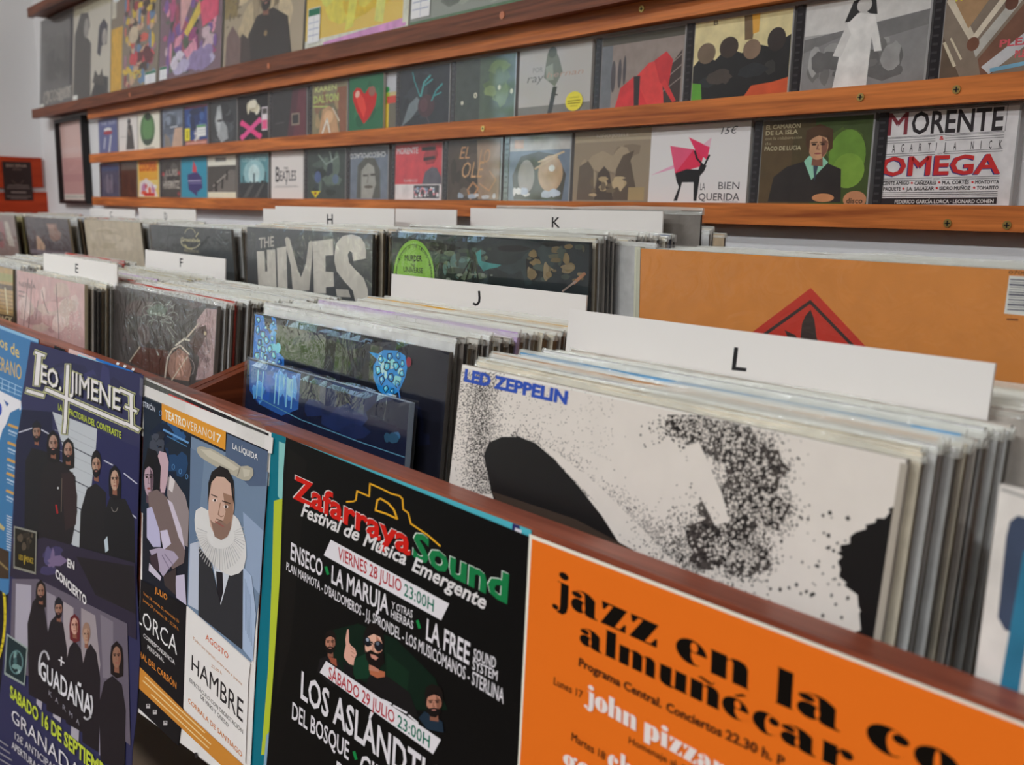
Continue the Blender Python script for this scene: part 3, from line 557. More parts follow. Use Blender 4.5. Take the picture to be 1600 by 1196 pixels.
D(2, 1171, 1356, 1, '3e4a26', [('r', 0, 0, .5, 1, '4a3e26'), ('b', 10, 53, ['52602c', '4a5a28'], .12, .25, (.55, .05, .98, .8)), ('e', .8, .45, .16, .3, '648634'), ('e', .82, .62, .14, .2, '74943a'), ('r', 0, 0, .3, 1, '54432c'), ('p', [(.1, .98), (.14, .68), (.26, .56), (.42, .5), (.62, .52), (.76, .6), (.78, .98)], '2e2826'), ('p', [(.42, .5), (.5, .72), (.64, .52), (.58, .44), (.46, .44)], '8cc0a4'), ('p', [(.5, .5), (.56, .5), (.53, .74)], '3a4450'), ('m', .54, .32, .1, .17, 'b88a68', '46301e', False, False), ('p', [(.42, .3), (.42, .14), (.54, .07), (.66, .14), (.67, .36), (.63, .4), (.63, .22), (.54, .18), (.46, .26), (.46, .4)], '4a3220'), ('t', 'EL CAMARON', .03, .1, .36, .05, 'a89a78', .02), ('t', 'DE LA ISLA', .03, .17, .34, .05, 'a89a78', .02), ('t', 'con la colaboración', .03, .23, .38, .035, '9a8c6c'), ('t', 'de', .03, .29, .09, .035, '9a8c6c'), ('t', 'PACO DE LUCIA', .03, .36, .38, .05, 'b0a484', .02), ('e', .9, .95, .1, .1, 'b07a58'), ('t', 'disco', .83, .99, .97, .06, '3a2c20', .02), ('e', .62, .93, .1, .05, 'b88058')], 'green disc case showing a man in a dark jacket with arms folded')
o = D(2, 1362, 1580, 1, 'cac5c4', [], 'white disc case of red and black block lettering, rightmost of the lower row')
def omega():
    """Poster-like lettering of the rightmost case, laid on its real face."""
    zl = .0025; P = lean(.9965, zl, .035)
    A = Art(P, None, .35, .7); A.k = 5
    bk, rd, mv = '2a2426', 'bc3030', '7a3038'
    T = lambda s, x0, y0, x1, y1, h, c, b=0.0, sh=0.0: A.text(s, (1340 + x0 / 5.696, 150 + y0 / 5.696), (1340 + x1 / 5.696, 150 + y1 / 5.696), (h[0] / 5.696, h[1] / 5.696) if isinstance(h, tuple) else h / 5.696, c, b, sh)
    Lr = lambda pts, w, c, cl=False: A.line([(1340 + x / 5.696, 150 + y / 5.696) for x, y in pts], w / 5.696, c, cl)
    Lr([(252, 160), (1342, 72), (1312, 312), (232, 375)], 4, bk, True)
    Lr([(232, 140), (1358, 55)], 3, bk)
    T('M', 262, 352, 440, 340, 195, mv, .012)
    T('ORENTE', 472, 340, 1290, 300, (195, 205), bk, .02)
    for dy in (12, 34, 54):
        Lr([(228, 372 + dy), (690, 346 + dy)], 4, bk); Lr([(780, 342 + dy), (1304, 312 + dy)], 4, bk)
    T('&', 728, 393, 768, 390, 36, rd, .03)
    for ch, x in zip('LAGARTIJANICK', (232, 305, 384, 462, 543, 622, 695, 765, 850, 1004, 1092, 1166, 1256)):
        w = 6 if ch == 'I' else 16 if ch in 'LJ' else 26
        T(ch, x, 508 - (x - 232) * .042, x + w, 507 - (x - 232) * .042, 72, bk, .005)
    Lr([(213, 524), (688, 500)], 4, bk); Lr([(772, 497), (1290, 470)], 4, bk)
    Lr([(213, 545), (688, 520)], 4, bk); Lr([(772, 515), (1290, 490)], 4, bk)
    T('en', 712, 522, 748, 520, 22, '8a8488')
    T('OMEGA', 196, 716, 1262, 692, (165, 175), '34306a', .03)
    T('OMEGA', 206, 710, 1270, 686, (165, 172), 'b62a2a', .025)
    Lr([(190, 742), (660, 730)], 4, bk); Lr([(748, 728), (1262, 714)], 4, bk); Lr([(190, 760), (660, 748)], 4, bk); Lr([(748, 746), (1262, 732)], 4, bk)
    T('con', 675, 748, 735, 746, 26, '8a8488')
    T('VICENTE AMIGO', 190, 795, 458, 790, 32, bk, .02); T('CAÑIZARES', 506, 793, 698, 788, 32, bk, .02); T('M.A. CORTÉS', 752, 788, 990, 783, 32, bk, .02); T('MONTOYITA', 1046, 783, 1258, 779, 32, bk, .02)
    T('EL PAQUETE', 184, 845, 384, 842, 32, bk, .02); T('J.A. SALAZAR', 432, 842, 680, 838, 32, bk, .02); T('ISIDRO MUÑOZ', 728, 838, 1004, 834, 32, bk, .02); T('TOMATITO', 1060, 834, 1252, 831, 32, bk, .02)
    for x, y in ((484, 775), (728, 770), (1024, 768), (408, 826), (706, 820), (1038, 816)): A.ell(1340 + x / 5.696, 150 + y / 5.696, 2.0, 2.0, rd, 0, 5)
    for i, y in enumerate((862, 880, 898)): Lr([(178, y), (1245, y - 10)], 4, bk)
    A.poly([(1340 + x / 5.696, 150 + y / 5.696) for x, y in ((172, 912), (1240, 902), (1236, 960), (165, 970))], '2a2224')
    T('FEDERICO GARCÍA LORCA · LEONARD COHEN', 330, 958, 1210, 952, 32, 'c8c4c2', .02)
    A.build('cover_print', o)
omega()
def flip_title():
    P = lean(.9965, .0025, .035)
    A = Art(P, None, .35, .7); A.k = 60
    A.text('CHECOPOLACO', (603, 237), (547, 241), (-8, -8), 'b8b8b8', .02)
    A.build('cover_lettering', _o)
flip_title()

# ---------------------------------------------------------------- large records on the top ledge
def wall_record(x0, x1, bg, items, label, stickers=(), front=0.0):
    zl = .2795; yp = .978 - front; P = lean(yp, zl, .08)
    yl = lambda x: 172 - .2203 * (x - 50)
    a0, a1 = xat(x0, yl(x0), yp), xat(x1, yl(x1), yp)
    b0, b1 = -.0183, .2790
    A = Art(P, (a0, 0.0, a1, b1), .35, .0, .2, .2); A.gain = 1.15
    A.slab(P, a0, b0, a1, b1, .004, ink(bg, .3, .6), ink('a8a49c', .5))
    A.draw(items)
    o = A.build('vinyl_record', label=label, cat='record', group='large records on the top ledge')
    b = MB(); b.slab(P, a0 - .003, b0, a1 + .003, b1 + .001, .0055, M_SHRINK, d=.0012); b.build('plastic_sleeve', o)
    for (fx0, fy0, fx1, fy1, base, its, rnd, sl) in stickers:
        u0, u1 = A.uv(fx0, fy1), A.uv(fx1, fy0)
        sticker(o, P, (u0[0], u0[1], u1[0], u1[1]), base, its, rnd, .0016, sl)
    return o
PRICE = [('r', .02, .02, .98, .22, '2e6a50'), ('l', [(.08, .42), (.92, .42)], .03, 'a0a4b4'), ('l', [(.08, .6), (.92, .6)], .03, 'a0a4b4'), ('l', [(.08, .78), (.92, .78)], .03, 'a0a4b4'), ('l', [(.5, .25), (.5, .95)], .03, 'a0a4b4')]
WR = wall_record
WR(62, 112, '565553', [('b', 8, 101, ['5e5d5b', '504f4d'], .15, .3, (.02, .02, .98, .8)), ('b', 14, 102, ['8a8680', 'a09c94', '6a6864'], .05, .12, (.02, .78, .98, .99)), ('t', 'COSMOS', .3, .93, .98, .12, 'aaa49a', 0, .2), ('r', .92, .1, .99, .8, '2c2c34')], 'dark grey record with a scribbled foot, leftmost on the top ledge', [(.02, .94, .16, .995, 'd0d0c8', [], False, 'white price label')])
WR(113, 171, 'c4beae', [('r', 0, 0, 1, .12, 'a8a28c'), ('p', [(.02, .98), (.04, .3), (.2, .1), (.4, .12), (.46, .26), (.38, .36), (.5, .44), (.5, .98)], '4a4846'), ('e', .36, .27, .07, .1, '8e8a84'), ('p', [(.5, .98), (.62, .84), (.72, .78), (.96, .82), (.96, .98)], '2e3032'), ('p', [(.66, .56), (.7, .3), (.82, .24), (.92, .32), (.9, .5), (.78, .5), (.74, .6)], '3a3a44'), ('e', .84, .42, .06, .08, '9a948e'), ('p', [(.55, .84), (.62, .72), (.72, .8), (.8, .72), (.86, .9)], '44423e')], 'cream record with two tall dark silhouettes', [(.03, .93, .16, .995, 'dcdccc', [], False, 'white price label')])
WR(172, 246, '7a6c58', [('r', 0, .0, .1, .28, 'b8b4a4'), ('r', .0, .38, .25, .98, 'cc9a34'), ('b', 130, 104, ['c0584c', 'c8a83c', '5a7898', '4a3a34', 'b89a80', '8a3040', '94687c', '3e342e'], .025, .075, (.27, .02, .98, .98)), ('b', 10, 105, ['c84c54', 'b8444c', '5a2a30'], .05, .1, (.3, .62, .98, .8)), ('t', 'PEPS', .45, .9, .68, .07, 'c8b03c', .02), ('e', .5, .5, .1, .08, 'b8a890')], 'busy many-coloured collage record with an orange strip down its left', [(.02, .02, .24, .14, 'd0d4d4', [('e', .55, .45, .3, .36, '3a90c4')], True, 'round white and blue sticker'), (.76, .87, .97, .98, 'd4d6d4', PRICE, False, 'white and green price label')])
WR(248, 344, '6c4c5c', [('b', 140, 106, ['a84c74', '883c6c', '4c5a48', 'b8a0a8', '384038', '70508c', 'c88498', '5c6a54', '94485c'], .025, .085), ('p', [(.35, .3), (.5, .05), (.72, .0), (.66, .2), (.5, .42), (.36, .62)], 'c09494'), ('p', [(.65, .42), (.95, .36), (.95, .56), (.72, .62)], 'c44c68'), ('p', [(.42, .62), (.66, .4), (.68, .5), (.48, .66)], 'c4ac48'), ('b', 10, 107, ['c0b8d0', 'a8a0bc', '84749c'], .05, .12, (.05, .74, .95, .98))], 'pink and purple splashed record under crinkled plastic', [(.02, .86, .15, .97, 'd4dcd4', PRICE, False, 'white and green price label')])
WR(348, 472, '9c8c70', [('b', 24, 108, ['a89878', '8a7a60', 'b4a484', '74664e'], .06, .16), ('r', .0, .2, .18, .62, '7c6c44'), ('b', 30, 109, ['5a4e3a', '6a5c48'], .01, .03, (.02, .2, .3, .7)), ('p', [(.3, .98), (.34, .78), (.44, .66), (.64, .63), (.82, .72), (.88, .98)], '28221f'), ('m', .55, .53, .07, .1, '7a5c4a', '241c1a', False, True), ('p', [(.14, .98), (.16, .84), (.26, .76), (.36, .82), (.38, .98)], '3c302c'), ('p', [(.03, .98), (.04, .76), (.12, .68), (.24, .8), (.24, .98)], '6a5450'), ('e', .56, .8, .02, .02, '8a7450')], 'sepia record showing a dark-haired man in black')
WR(476, 637, 'd8b028', [('b', 22, 110, ['dcb840', 'cca01c', 'e4c454', 'd4a820'], .08, .22, (.02, .02, .98, .9)), ('p', [(.1, .2), (.5, .1), (.6, .3), (.5, .9), (.42, .92), (.5, .35)], 'e0c04c'), ('p', [(.4, .0), (.72, .2), (.82, .5), (.78, .92), (.7, .9), (.74, .5), (.62, .26)], 'e8cc64'), ('r', 0, .93, 1, 1, 'e0d8b8'), ('p', [(.2, .96), (.98, .92), (.98, .97), (.2, 1)], 'c488b8'), ('r', .95, .0, 1, .95, 'e4dcb4')], 'bright yellow record with a pink line along its foot', [(.03, .72, .16, .95, 'd8dcd4', PRICE, False, 'white and green price label')])
WR(640, 905, '7c8276', [('b', 34, 111, ['8c9284', '6a7066', '949a8c', '5e645a'], .05, .15), ('r', 0, .965, 1, 1, '4c6a4c')], 'grey-green record at the right end of the top ledge', [(.01, .72, .14, .95, 'd8dcd8', PRICE, False, 'white and green price label')], front=.004)

# ---------------------------------------------------------------- the long record browser
PF = lean(.352, -.178, .075)                     # outer face of its front panel
BX0, BX1 = -3.45, .62
def browser():
    o = empty('record_browser', ((BX0 + BX1) / 2, .65, 0), 'long two-tier reddish wooden record browser along the back wall', 'record bin')
    b = MB(); b.slab(PF, BX0, -.30, BX1, 0, .020, M_BIN); b.build('front_panel', o)
    zf = -.30 + Z0 - .178
    b = MB(); b.box(BX0, .335, zf + .026, BX1, .62, zf + .038, M_BINI); b.build('lower_shelf', o)
    b = MB(); b.box(BX0, .604, zf + .03, BX1, .612, Z0 - .165, M_BINI); b.build('middle_panel', o)
    b = MB(); b.box(BX0, .612, Z0 - .385, BX1, .988, Z0 - .372, M_BINI); b.build('upper_shelf', o)
    b = MB(); b.box(BX0, .988, zf, BX1, 1.002, Z0 - .10, M_BINI); b.build('back_panel', o)
    def side(x0, x1, top, m, name):
        b = MB(); n = len(top)
        prof = [(top[0][0] - .016, -.44)] + list(top) + [(top[-1][0], -.44)]
        vs = [(x0, y, Z0 + z) for y, z in prof] + [(x1, y, Z0 + z) for y, z in prof]; k = len(prof)
        b.add(vs, [tuple(range(k)), tuple(range(2 * k - 1, k - 1, -1))] + [(i, i + k, (i + 1) % k + k, (i + 1) % k) for i in range(k)], m)
        b.build(name, o)
    slope = [(.372, -.190), (.46, -.162), (.603, -.117)]
    for x in (-.947, -2.02, -2.77):
        side(x - .015, x - .002, slope, M_PART, 'partition'); side(x, x + .013, slope, M_PART, 'partition')
    for x in (BX0 - .018, BX1): side(x, x + .018, [(.352, -.178), (.62, -.11), (1.002, -.06)], M_BIN, 'side_panel')
    for x in (BX0 + .04, -2.5, -1.36, -.6, BX1 - .04):
        for y in (.37, .96):
            b = MB(); b.box(x - .025, y - .02, 0, x + .025, y + .02, zf + .031, M_BINI); b.build('leg', o)
browser()

# ---------------------------------------------------------------- records packed in the bins
RR = random.Random(11)
LP = .313
def film_mesh(seed):
    R = random.Random(seed); b = MB(); n = 7; w = .1585
    f, k = [], []
    for i in range(n + 1):
        x = -w + 2 * w * i / n; zt = LP + (.0012, .0028, .0003, .0019)[seed] + R.uniform(-.0009, .0012); d = R.uniform(-.0007, .0007)
        f += [(x, -.0006, 0), (x, -.0006, LP - .004), (x, .0002 + d, zt)]
        k += [(x, .0032, 0), (x, .0032, LP - .004), (x, .0019 + d, zt + R.uniform(-.001, .001))]
    vs = f + k; o = len(f); fs = []
    for i in range(n):
        for j in (0, 1):
            a = i * 3 + j; fs.append((a, a + 3, a + 4, a + 1)); fs.append((o + a + 1, o + a + 4, o + a + 3, o + a))
    for e in (0, n): fs.append((e * 3, e * 3 + 1, o + e * 3 + 1, o + e * 3)); fs.append((e * 3 + 1, e * 3 + 2, o + e * 3 + 2, o + e * 3 + 1))
    top = [f for f in fs if min(vs[i][2] for i in f) > .1]; low = [f for f in fs if min(vs[i][2] for i in f) <= .1]
    b.add(vs, top, M_MILKY); b.add(vs, low, M_SIDE)
    return b
def cover_mesh(c, e):
    b = MB(); P = Plane((0, 0, 0)); m = ink(c, .45, .1, .3, .25)
    b.slab(P, -LP / 2, .001, LP / 2, LP, .0026, ink(e, .6, 0, .3, .2), m)
    b.slab(P, -LP / 2, LP - .0004, LP / 2, LP + .0002, .0026, ink(e, .6, 0, .3, .2)); return b
FILMS = []
PROTO = {}
def proto(kind):
    if kind not in PROTO:
        c, e = KINDS[kind]
        r = cover_mesh(c, e).build('vinyl_record', origin=(0, 0, 0)); r.location = (0, 0, 0)
        if not FILMS:
            for s in range(4): FILMS.append(film_mesh(s).build('plastic_sleeve', r))
            for f in FILMS[1:]: scene.collection.objects.unlink(f)
            f = FILMS[0]
        else:
            f = FILMS[0].copy(); scene.collection.objects.link(f); f.parent = r
        PROTO[kind] = [r, f, False]
    return PROTO[kind]
KINDS = {'beige': ('5e503a', 'd8c9b4'), 'white': ('6e6a62', 'e2dcd0'), 'grey': ('302c2a', 'bcb4aa'), 'dark': ('2a2624', 'a0968a'), 'black': ('161414', '7a736c'),  # side colour, then face; most sides are darkened to carry the bin's shade
         'brown': ('3c281a', 'b8a284'), 'lilac': ('b09cb8', 'c0a8cc'), 'orange': ('d8952c', 'e0a23c'), 'blue': ('4c86b4', '6ea2c8'), 'red': ('9a2c20', 'a8382a'), 'tan': ('8a5c30', 'b07a44'), 'olive': ('6a6034', 'a89c70'), 'navy': ('1c2438', '8a8e9c')}
MIX = ['beige', 'white', 'white', 'grey', 'beige', 'dark', 'grey', 'brown', 'beige', 'black', 'white', 'navy']
def put_record(kind, xc, y, z, t, label, group, yaw=0.0):
    """y, z: where the top front edge of the cover stands (z relative to eye height)."""
    r0, f0, used = proto(kind)
    if not used: r = r0; f = f0; PROTO[kind][2] = True
    else:
        r = r0.copy(); scene.collection.objects.link(r)
        f = f0.copy(); scene.collection.objects.link(f); f.parent = r
    f.data = FILMS[RR.randrange(4)].data
    L = math.hypot(1, t)
    r.location = (xc, y - t / L * LP, Z0 + z - LP / L)
    r.rotation_euler = (-math.atan(t), 0, yaw)
    tag(r, label, 'record', group)
    return r
def stack(x0, x1, y0, y1, z, t, n, label, group, special=None, zj=.0025, xj=.003, mix=MIX):
    """n records between two depths; special maps a place in the stack to (kind, its own label)."""
    xc = (x0 + x1) / 2
    for i in range(n):
        y = y0 + (y1 - y0) * (i + .5) / n
        k = RR.choice(mix); lab = label
        if special and i in special: k, lab = special[i][:2]
        zz = (special[i] + (.004,))[2] if special and i in special else RR.uniform(-zj, zj)
        put_record(k, xc + RR.uniform(-xj, xj), y, z + .0013 + zz, t + RR.uniform(-.001, .001), lab, group, RR.uniform(-.001, .001))

def cover(TL, TR, y, z, t, bg, edge, label, art, width=None, height=.315, film_m=None, group=None, th=.0038, coat=.3, rough=.4, wob=0.15, stick=None, right=None, mode='px'):
    """A record that faces the shop: its cover, its print and its outer sleeve."""
    P = lean(y, z, t)
    a0 = P.px(*TL)[0] if TL else P.px(*TR)[0] - width
    a1 = P.px(*TR)[0] if TR else a0 + width
    A = Art(P, None, rough, 0 if film_m else coat, .2, wob); A.gain = 1.25 if film_m else 1.0
    A.slab(P, a0, -height, a1, 0, th, ink(bg, rough, A.coat, .2, wob, A.gain), ink(edge, .5))
    A.clip = (a0, -height, a1, 0)
    art(A)
    o = A.build('vinyl_record', label=label, cat='record', group=group)
    if film_m:
        b = MB(); n = 18; R = random.Random(len(label)); vs = []
        for i in range(n + 1):
            a = a0 - .003 + (a1 - a0 + .006) * i / n
            vs += [P.at(a, -height, .0012), P.at(a, -.006, .0012 + R.uniform(0, .0005)), P.at(a, (.0007 if film_m is M_SHRINK else .004) + R.uniform(-.0004, .0012), -.0005 + R.uniform(-.001, .001))]
        m = len(vs)
        vs += [v - P.n * (th + .002) for v in vs]; fs = []
        for i in range(n):
            for j in (0, 1):
                q = i * 3 + j; fs += [(q, q + 3, q + 4, q + 1), (m + q + 1, m + q + 4, m + q + 3, m + q)]
        fs += [(0, 1, m + 1, m), (1, 2, m + 2, m + 1), (n * 3, m + n * 3, m + n * 3 + 1, n * 3 + 1), (n * 3 + 1, m + n * 3 + 1, m + n * 3 + 2, n * 3 + 2)]
        b.add(vs, fs, film_m); b.build('plastic_sleeve', o)
    return o, P, a0, a1

# --- front tier, from the right
def art_right(A):
    A.poly([(1572, 840), (1578, 815), (1590, 806), (1660, 825), (1640, 1010), (1570, 985), (1559, 965)], '3a4458')
    A.poly([(1600, 860), (1625, 865), (1590, 1095), (1560, 1085)], '2c6c88')
    A.line([(1566, 765), (1640, 790)], 5, '9a9894')
o, P, a0, a1 = cover((1562, 757), None, .381, -.104, .06, 'cbc6c0', '8a8884', 'white and blue record at the right edge of the photo, half out of frame', art_right, width=.315)
stack(a0, a1, .389, .44, -.122, .06, 5, 'record packed behind the white and blue record at the right edge', 'records behind the white and blue one', mix=['black', 'dark', 'navy'])

def art_mono(A):
    pale, bk = 'c9c2ba', '171515'
    A.line([(724, 573), (1418, 716)], 3, 'd6d2cc')
    R = random.Random(5)
    # plain speckled composition in black on off-white
    A.specks(4200, 1, '2a2726', lambda R: (R.gauss(752, 16) , R.uniform(582, 772)), .5, 1.1)
    A.specks(900, 2, '2a2726', lambda R: (700 + R.random() ** 2 * 260, R.uniform(600, 720)), .5, 1.0)
    def along(R):
        u = R.random(); x = 790 + 300 * u; y = 690 + 215 * u ** 1.08; d = abs(R.gauss(0, 14))
        return (x + d * .8, y - d)
    A.specks(2400, 3, '2a2726', along, .6, 1.2)
    A.poly([(756, 712), (764, 692), (784, 683), (812, 683), (838, 694), (866, 718), (902, 758), (940, 806), (968, 850), (985, 885), (900, 850), (775, 790), (768, 770)], bk)
    A.poly([(768, 768), (900, 812), (990, 860), (1000, 900), (780, 790)], '3a2f28')
    A.poly([(842, 692), (862, 702), (935, 758), (1005, 828), (1080, 905), (1090, 930), (1040, 905), (990, 852), (940, 795), (890, 742)], pale)
    box = lambda x0, y0, x1, y1: (x0, y0, x1, y1)
    cloud = [(1090, 668, 60, 26), (1140, 690, 62, 40), (1180, 735, 55, 52), (1150, 790, 58, 48), (1120, 850, 64, 46), (1165, 870, 46, 38), (1200, 800, 44, 36)]
    for i, (cx, cy, rx, ry) in enumerate(cloud):
        pts = [(cx + rx * R.uniform(.6, 1.05) * math.cos(a * .35), cy + ry * R.uniform(.6, 1.05) * math.sin(a * .35)) for a in range(18)]
        A.poly([(x, max(y, 578 + (x - 724) * .2065 + 4)) for x, y in pts], '55504c' if i % 2 else '48423f')
    A.specks(6500, 6, bk, lambda R: (lambda c: (R.gauss(c[0], c[2] * .5), max(R.gauss(c[1], c[3] * .5), 650 + (c[0] - 1090) * .2)))(R.choice(cloud)), 0.8, 2.1)
    A.specks(1500, 7, pale, lambda R: (lambda c: (R.gauss(c[0], c[2] * .45), R.gauss(c[1], c[3] * .45)))(R.choice(cloud)), .9, 2.8)
    A.poly([(1070, 700), (1092, 690), (1110, 730), (1128, 770), (1140, 815), (1118, 822), (1096, 780), (1084, 740)], pale)
    rag = [(1412, 790)]
    for i in range(26):
        u = i / 25; rag.append((1400 - 92 * math.sin(u * 2.2) + R.uniform(-7, 7), 792 + u * 125 + R.uniform(-4, 4)))
    A.poly(rag + [(1340, 930), (1345, 985), (1300, 1000), (1372, 1025)], bk)
    A.poly([(1200, 905), (1240, 895), (1290, 900), (1330, 925), (1345, 955), (1325, 985), (1280, 975), (1240, 990), (1200, 960)], pale)
    A.specks(60, 8, bk, lambda R: (R.uniform(1190, 1330), R.uniform(790, 980)), 1.5, 4)
    A.specks(500, 9, '2a2726', lambda R: (R.gauss(1060, 40), R.gauss(850, 30)), .8, 1.6)
    A.text('LED ZEPPELIN', (725, 595), (886, 632), (19, 21), '2848a0', .05)
o, P, a0, a1 = cover((722, 572), (1417, 716), .399, -.107, .135, 'c9c2ba', '8c867e', 'off-white record with blue lettering and black speckled print', art_mono, film_m=None, coat=.1, wob=.03)
b = MB(); b.slab(P, a1 - .0022, -.31, a1 + .0012, -.002, .0005, ink('9a9286', .4), d=.0008); b.build('worn_edge', o)
L0, L1 = a0, a1
stack(L0 + .004, L1 + .004, .404, .497, -.1065, .125, 18, 'record in milky plastic between the black speckled record and the L card', 'records in front of the L card',
      {3: ('tan', 'record with a worn tan edge just behind the black speckled record', .0042), 8: ('blue', 'record with a pale blue top edge in front of the L card', .0022), 0: ('beige', 'cream-edged record directly behind the black speckled record', .0), 1: ('beige', 'second cream-edged record behind the black speckled record', .001)}, mix=['white', 'white', 'beige', 'grey', 'white'])
stack(L0 + .02, L1 + .022, .509, .572, -.103, .11, 11, 'record in milky plastic packed behind the L card', 'records behind the L card')

def art_gem(A):
    A.blobs(14, 3, ['101424', '161a30', '0e1018'], 20, 60, (402, 500, 690, 720), .8)
    for pts in ([(399, 491), (412, 494), (416, 520), (431, 524), (431, 546), (444, 560), (444, 578), (394, 568), (394, 530)], [(424, 495), (431, 498), (433, 516), (429, 514)]):
        A.poly(pts, '2468b4')
    A.blobs(16, 4, ['5aa8e0', '3c88cc', '8cc8ec', '1c50a0'], 3, 7, (398, 498, 440, 574), 1.5)
    R = random.Random(3)
    def facet(cx, cy, r, pal):
        pts = [(cx + r * q * .8 * math.cos(a), cy + r * q * 1.25 * math.sin(a)) for a, q in ((R.uniform(0, .6) + k * 1.2566, R.uniform(.75, 1.1)) for k in range(5))]
        A.poly(pts, '0a1a34'); A.poly([(cx + (x - cx) * .72, cy + (y - cy) * .72) for x, y in pts], R.choice(pal)); A.poly([(cx + (x - cx) * .36 - r * .12, cy + (y - cy) * .4 - r * .14) for x, y in pts], '84c0e4')
    for cx, cy, r in ((404, 500, 5), (403, 516, 6), (411, 524, 6), (406, 536, 6), (417, 532, 6), (426, 529, 4), (412, 546, 6), (422, 545, 6), (402, 556, 7), (416, 560, 6), (428, 556, 6), (437, 566, 5), (428, 568, 5), (428, 505, 4)): facet(cx, cy, r, ['2a78c8', '3c90d8', '1c58a8', '4ca4e0'])
    A.poly([(577, 550), (592, 553), (600, 547), (622, 548), (634, 556), (637, 575), (634, 590), (624, 612), (606, 622), (592, 610), (584, 590), (584, 572), (590, 562)], '1f78b6')
    A.blobs(15, 5, ['7cc4e0', '9ad4e8', '58acd4'], 3, 6.5, (588, 552, 634, 606), 1.3)
    for cx, cy, r in ((596, 562, 6), (610, 557, 6), (623, 556, 6), (630, 568, 5), (592, 578, 7), (606, 573, 8), (620, 572, 7), (629, 584, 6), (598, 594, 7), (612, 590, 8), (622, 600, 6), (604, 608, 6), (614, 612, 5)): facet(cx, cy, r, ['2c8cc4', '3ca0d4', '2478b0'])
    A.line([(622, 600), (626, 622)], 2, '3c78c0'); A.ell(640, 566, 4, 8, '7a1c30')
o, P, J0, J1 = cover((399, 488), (702, 553), .433, -.1095, .10, '13141f', '4c4844', 'black record with bright blue faceted shapes, behind the smaller navy one', art_gem, film_m=M_SHRINK, coat=1.0, rough=.2)
def art_navy(A):
    A.blobs(12, 8, ['142042', '10193a', '16244a'], 10, 40, (392, 572, 620, 690), .8)
    A.poly([(390, 563), (430, 573), (470, 585), (466, 640), (440, 650), (405, 632), (390, 610)], '224c8c')
    A.blobs(26, 9, ['4a88cc', '3c74bc', '74a8dc', '2250a0'], 3, 12, (392, 572, 466, 640), 2.2, .6)
    for x in (404, 412, 432, 438, 450, 458): A.line([(x, 576 + (x - 390) * .24), (x - 3, 618 + (x - 390) * .3)], 2.0, '6ea4dc')
    A.line([(404, 622), (470, 656), (560, 690), (636, 716)], 1.6, '4c7890')  # faint highlight line painted into the cover colour
    A.blobs(5, 10, ['2a5476', '24465e'], 5, 12, (600, 672, 634, 700), 1)
zz = Plane((0, .410, Z0)).px(387, 559)[1]
cover((387, 559), (640, 627), .410, zz, .10, '0f162c', '8a98a8', 'smaller glossy navy record standing lowest in front of the blue faceted one', art_navy, height=.262, film_m=M_SHRINK, coat=1.0, rough=.2, th=.005)
stack(J0, J1, .4405, .588, -.1055, .085, 30, 'record in milky plastic packed between the blue faceted record and the J card', 'records in front of the J card',
      {0: ('white', 'white-edged record directly behind the blue faceted record'), 12: ('lilac', 'record with a lilac top edge in front of the J card'), 24: ('orange', 'record with an orange top edge near the J card'), 1: ('black', 'dark record second behind the blue faceted record'), 6: ('white', 'record with a broad white top edge in front of the J card')}, mix=['white', 'beige', 'grey', 'beige', 'white', 'dark'])

def art_mauve(A):
    A.blobs(18, 3, ['3a3432', '4a4240', '44403e', '544846'], 10, 26, (184, 462, 330, 560), .9)
    A.poly([(308, 500), (322, 482), (339, 484), (333, 586), (325, 592), (306, 594), (312, 560), (304, 540)], '9a8280')
    A.blobs(10, 6, ['8a7270', 'a88e8c', '7a6464'], 4, 10, (306, 492, 334, 580), 1.4)
    A.poly([(203, 566), (220, 542), (262, 548), (266, 590), (230, 580)], '4e2e24')
    for q in ((232, 486), (246, 480), (262, 484), (270, 496), (262, 506), (240, 508), (230, 500)): A.arc(q[0], q[1], 9, 8, 150, 410, .7, '9aa094')
    A.poly([(228, 486), (246, 474), (264, 482), (258, 492), (234, 494)], '5c665a')
    A.text('Lindisfarne', (234, 490), (270, 499), 5.5, 'a8aca0', 0, .4); A.text('Live', (250, 503), (268, 507), 4.5, '9aa094', 0, .4)
    for s in ((262, 512, 272, 528), (266, 510, 276, 522), (260, 478, 268, 470), (266, 482, 274, 476)): A.line([s[:2], s[2:]], .7, 'a8aca0')
    A.line([(311, 506), (292, 528)], 2.6, 'b0a494'); A.line([(315, 508), (300, 524)], 1.2, '5a4840')
    A.poly([(296, 536), (312, 512), (322, 508), (324, 520), (316, 540), (306, 556)], '4a3632')
    A.poly([(262, 580), (266, 556), (280, 544), (294, 554), (300, 575), (296, 596), (268, 592)], '8c6a5c')
    A.poly([(274, 560), (284, 552), (292, 566), (286, 588), (276, 590)], 'a8806e')
    A.line([(258, 590), (262, 560), (270, 546), (282, 540), (296, 554)], 2.4, 'b4a898'); A.line([(275, 540), (288, 530), (296, 532)], 3.0, 'c0b8a8')
    A.line([(293, 558), (269, 594)], 1.8, 'b8ac98'); A.line([(219, 542), (203, 565)], 1.8, 'a89c88')
    A.arc(290, 574, 14, 16, -60, 60, .8, 'a89c94'); A.line([(322, 525), (326, 548)], 1.2, '4a3834'); A.ell(321, 521, 2, 3, 'b0a080')
o, P, F0, F1 = cover((180, 447), (340, 480), .434, -.1105, .10, '45403e', '6a645e', 'dark record with mauve right side and pale curved strokes under shiny plastic', art_mauve, film_m=M_WRINKLE, coat=.6)
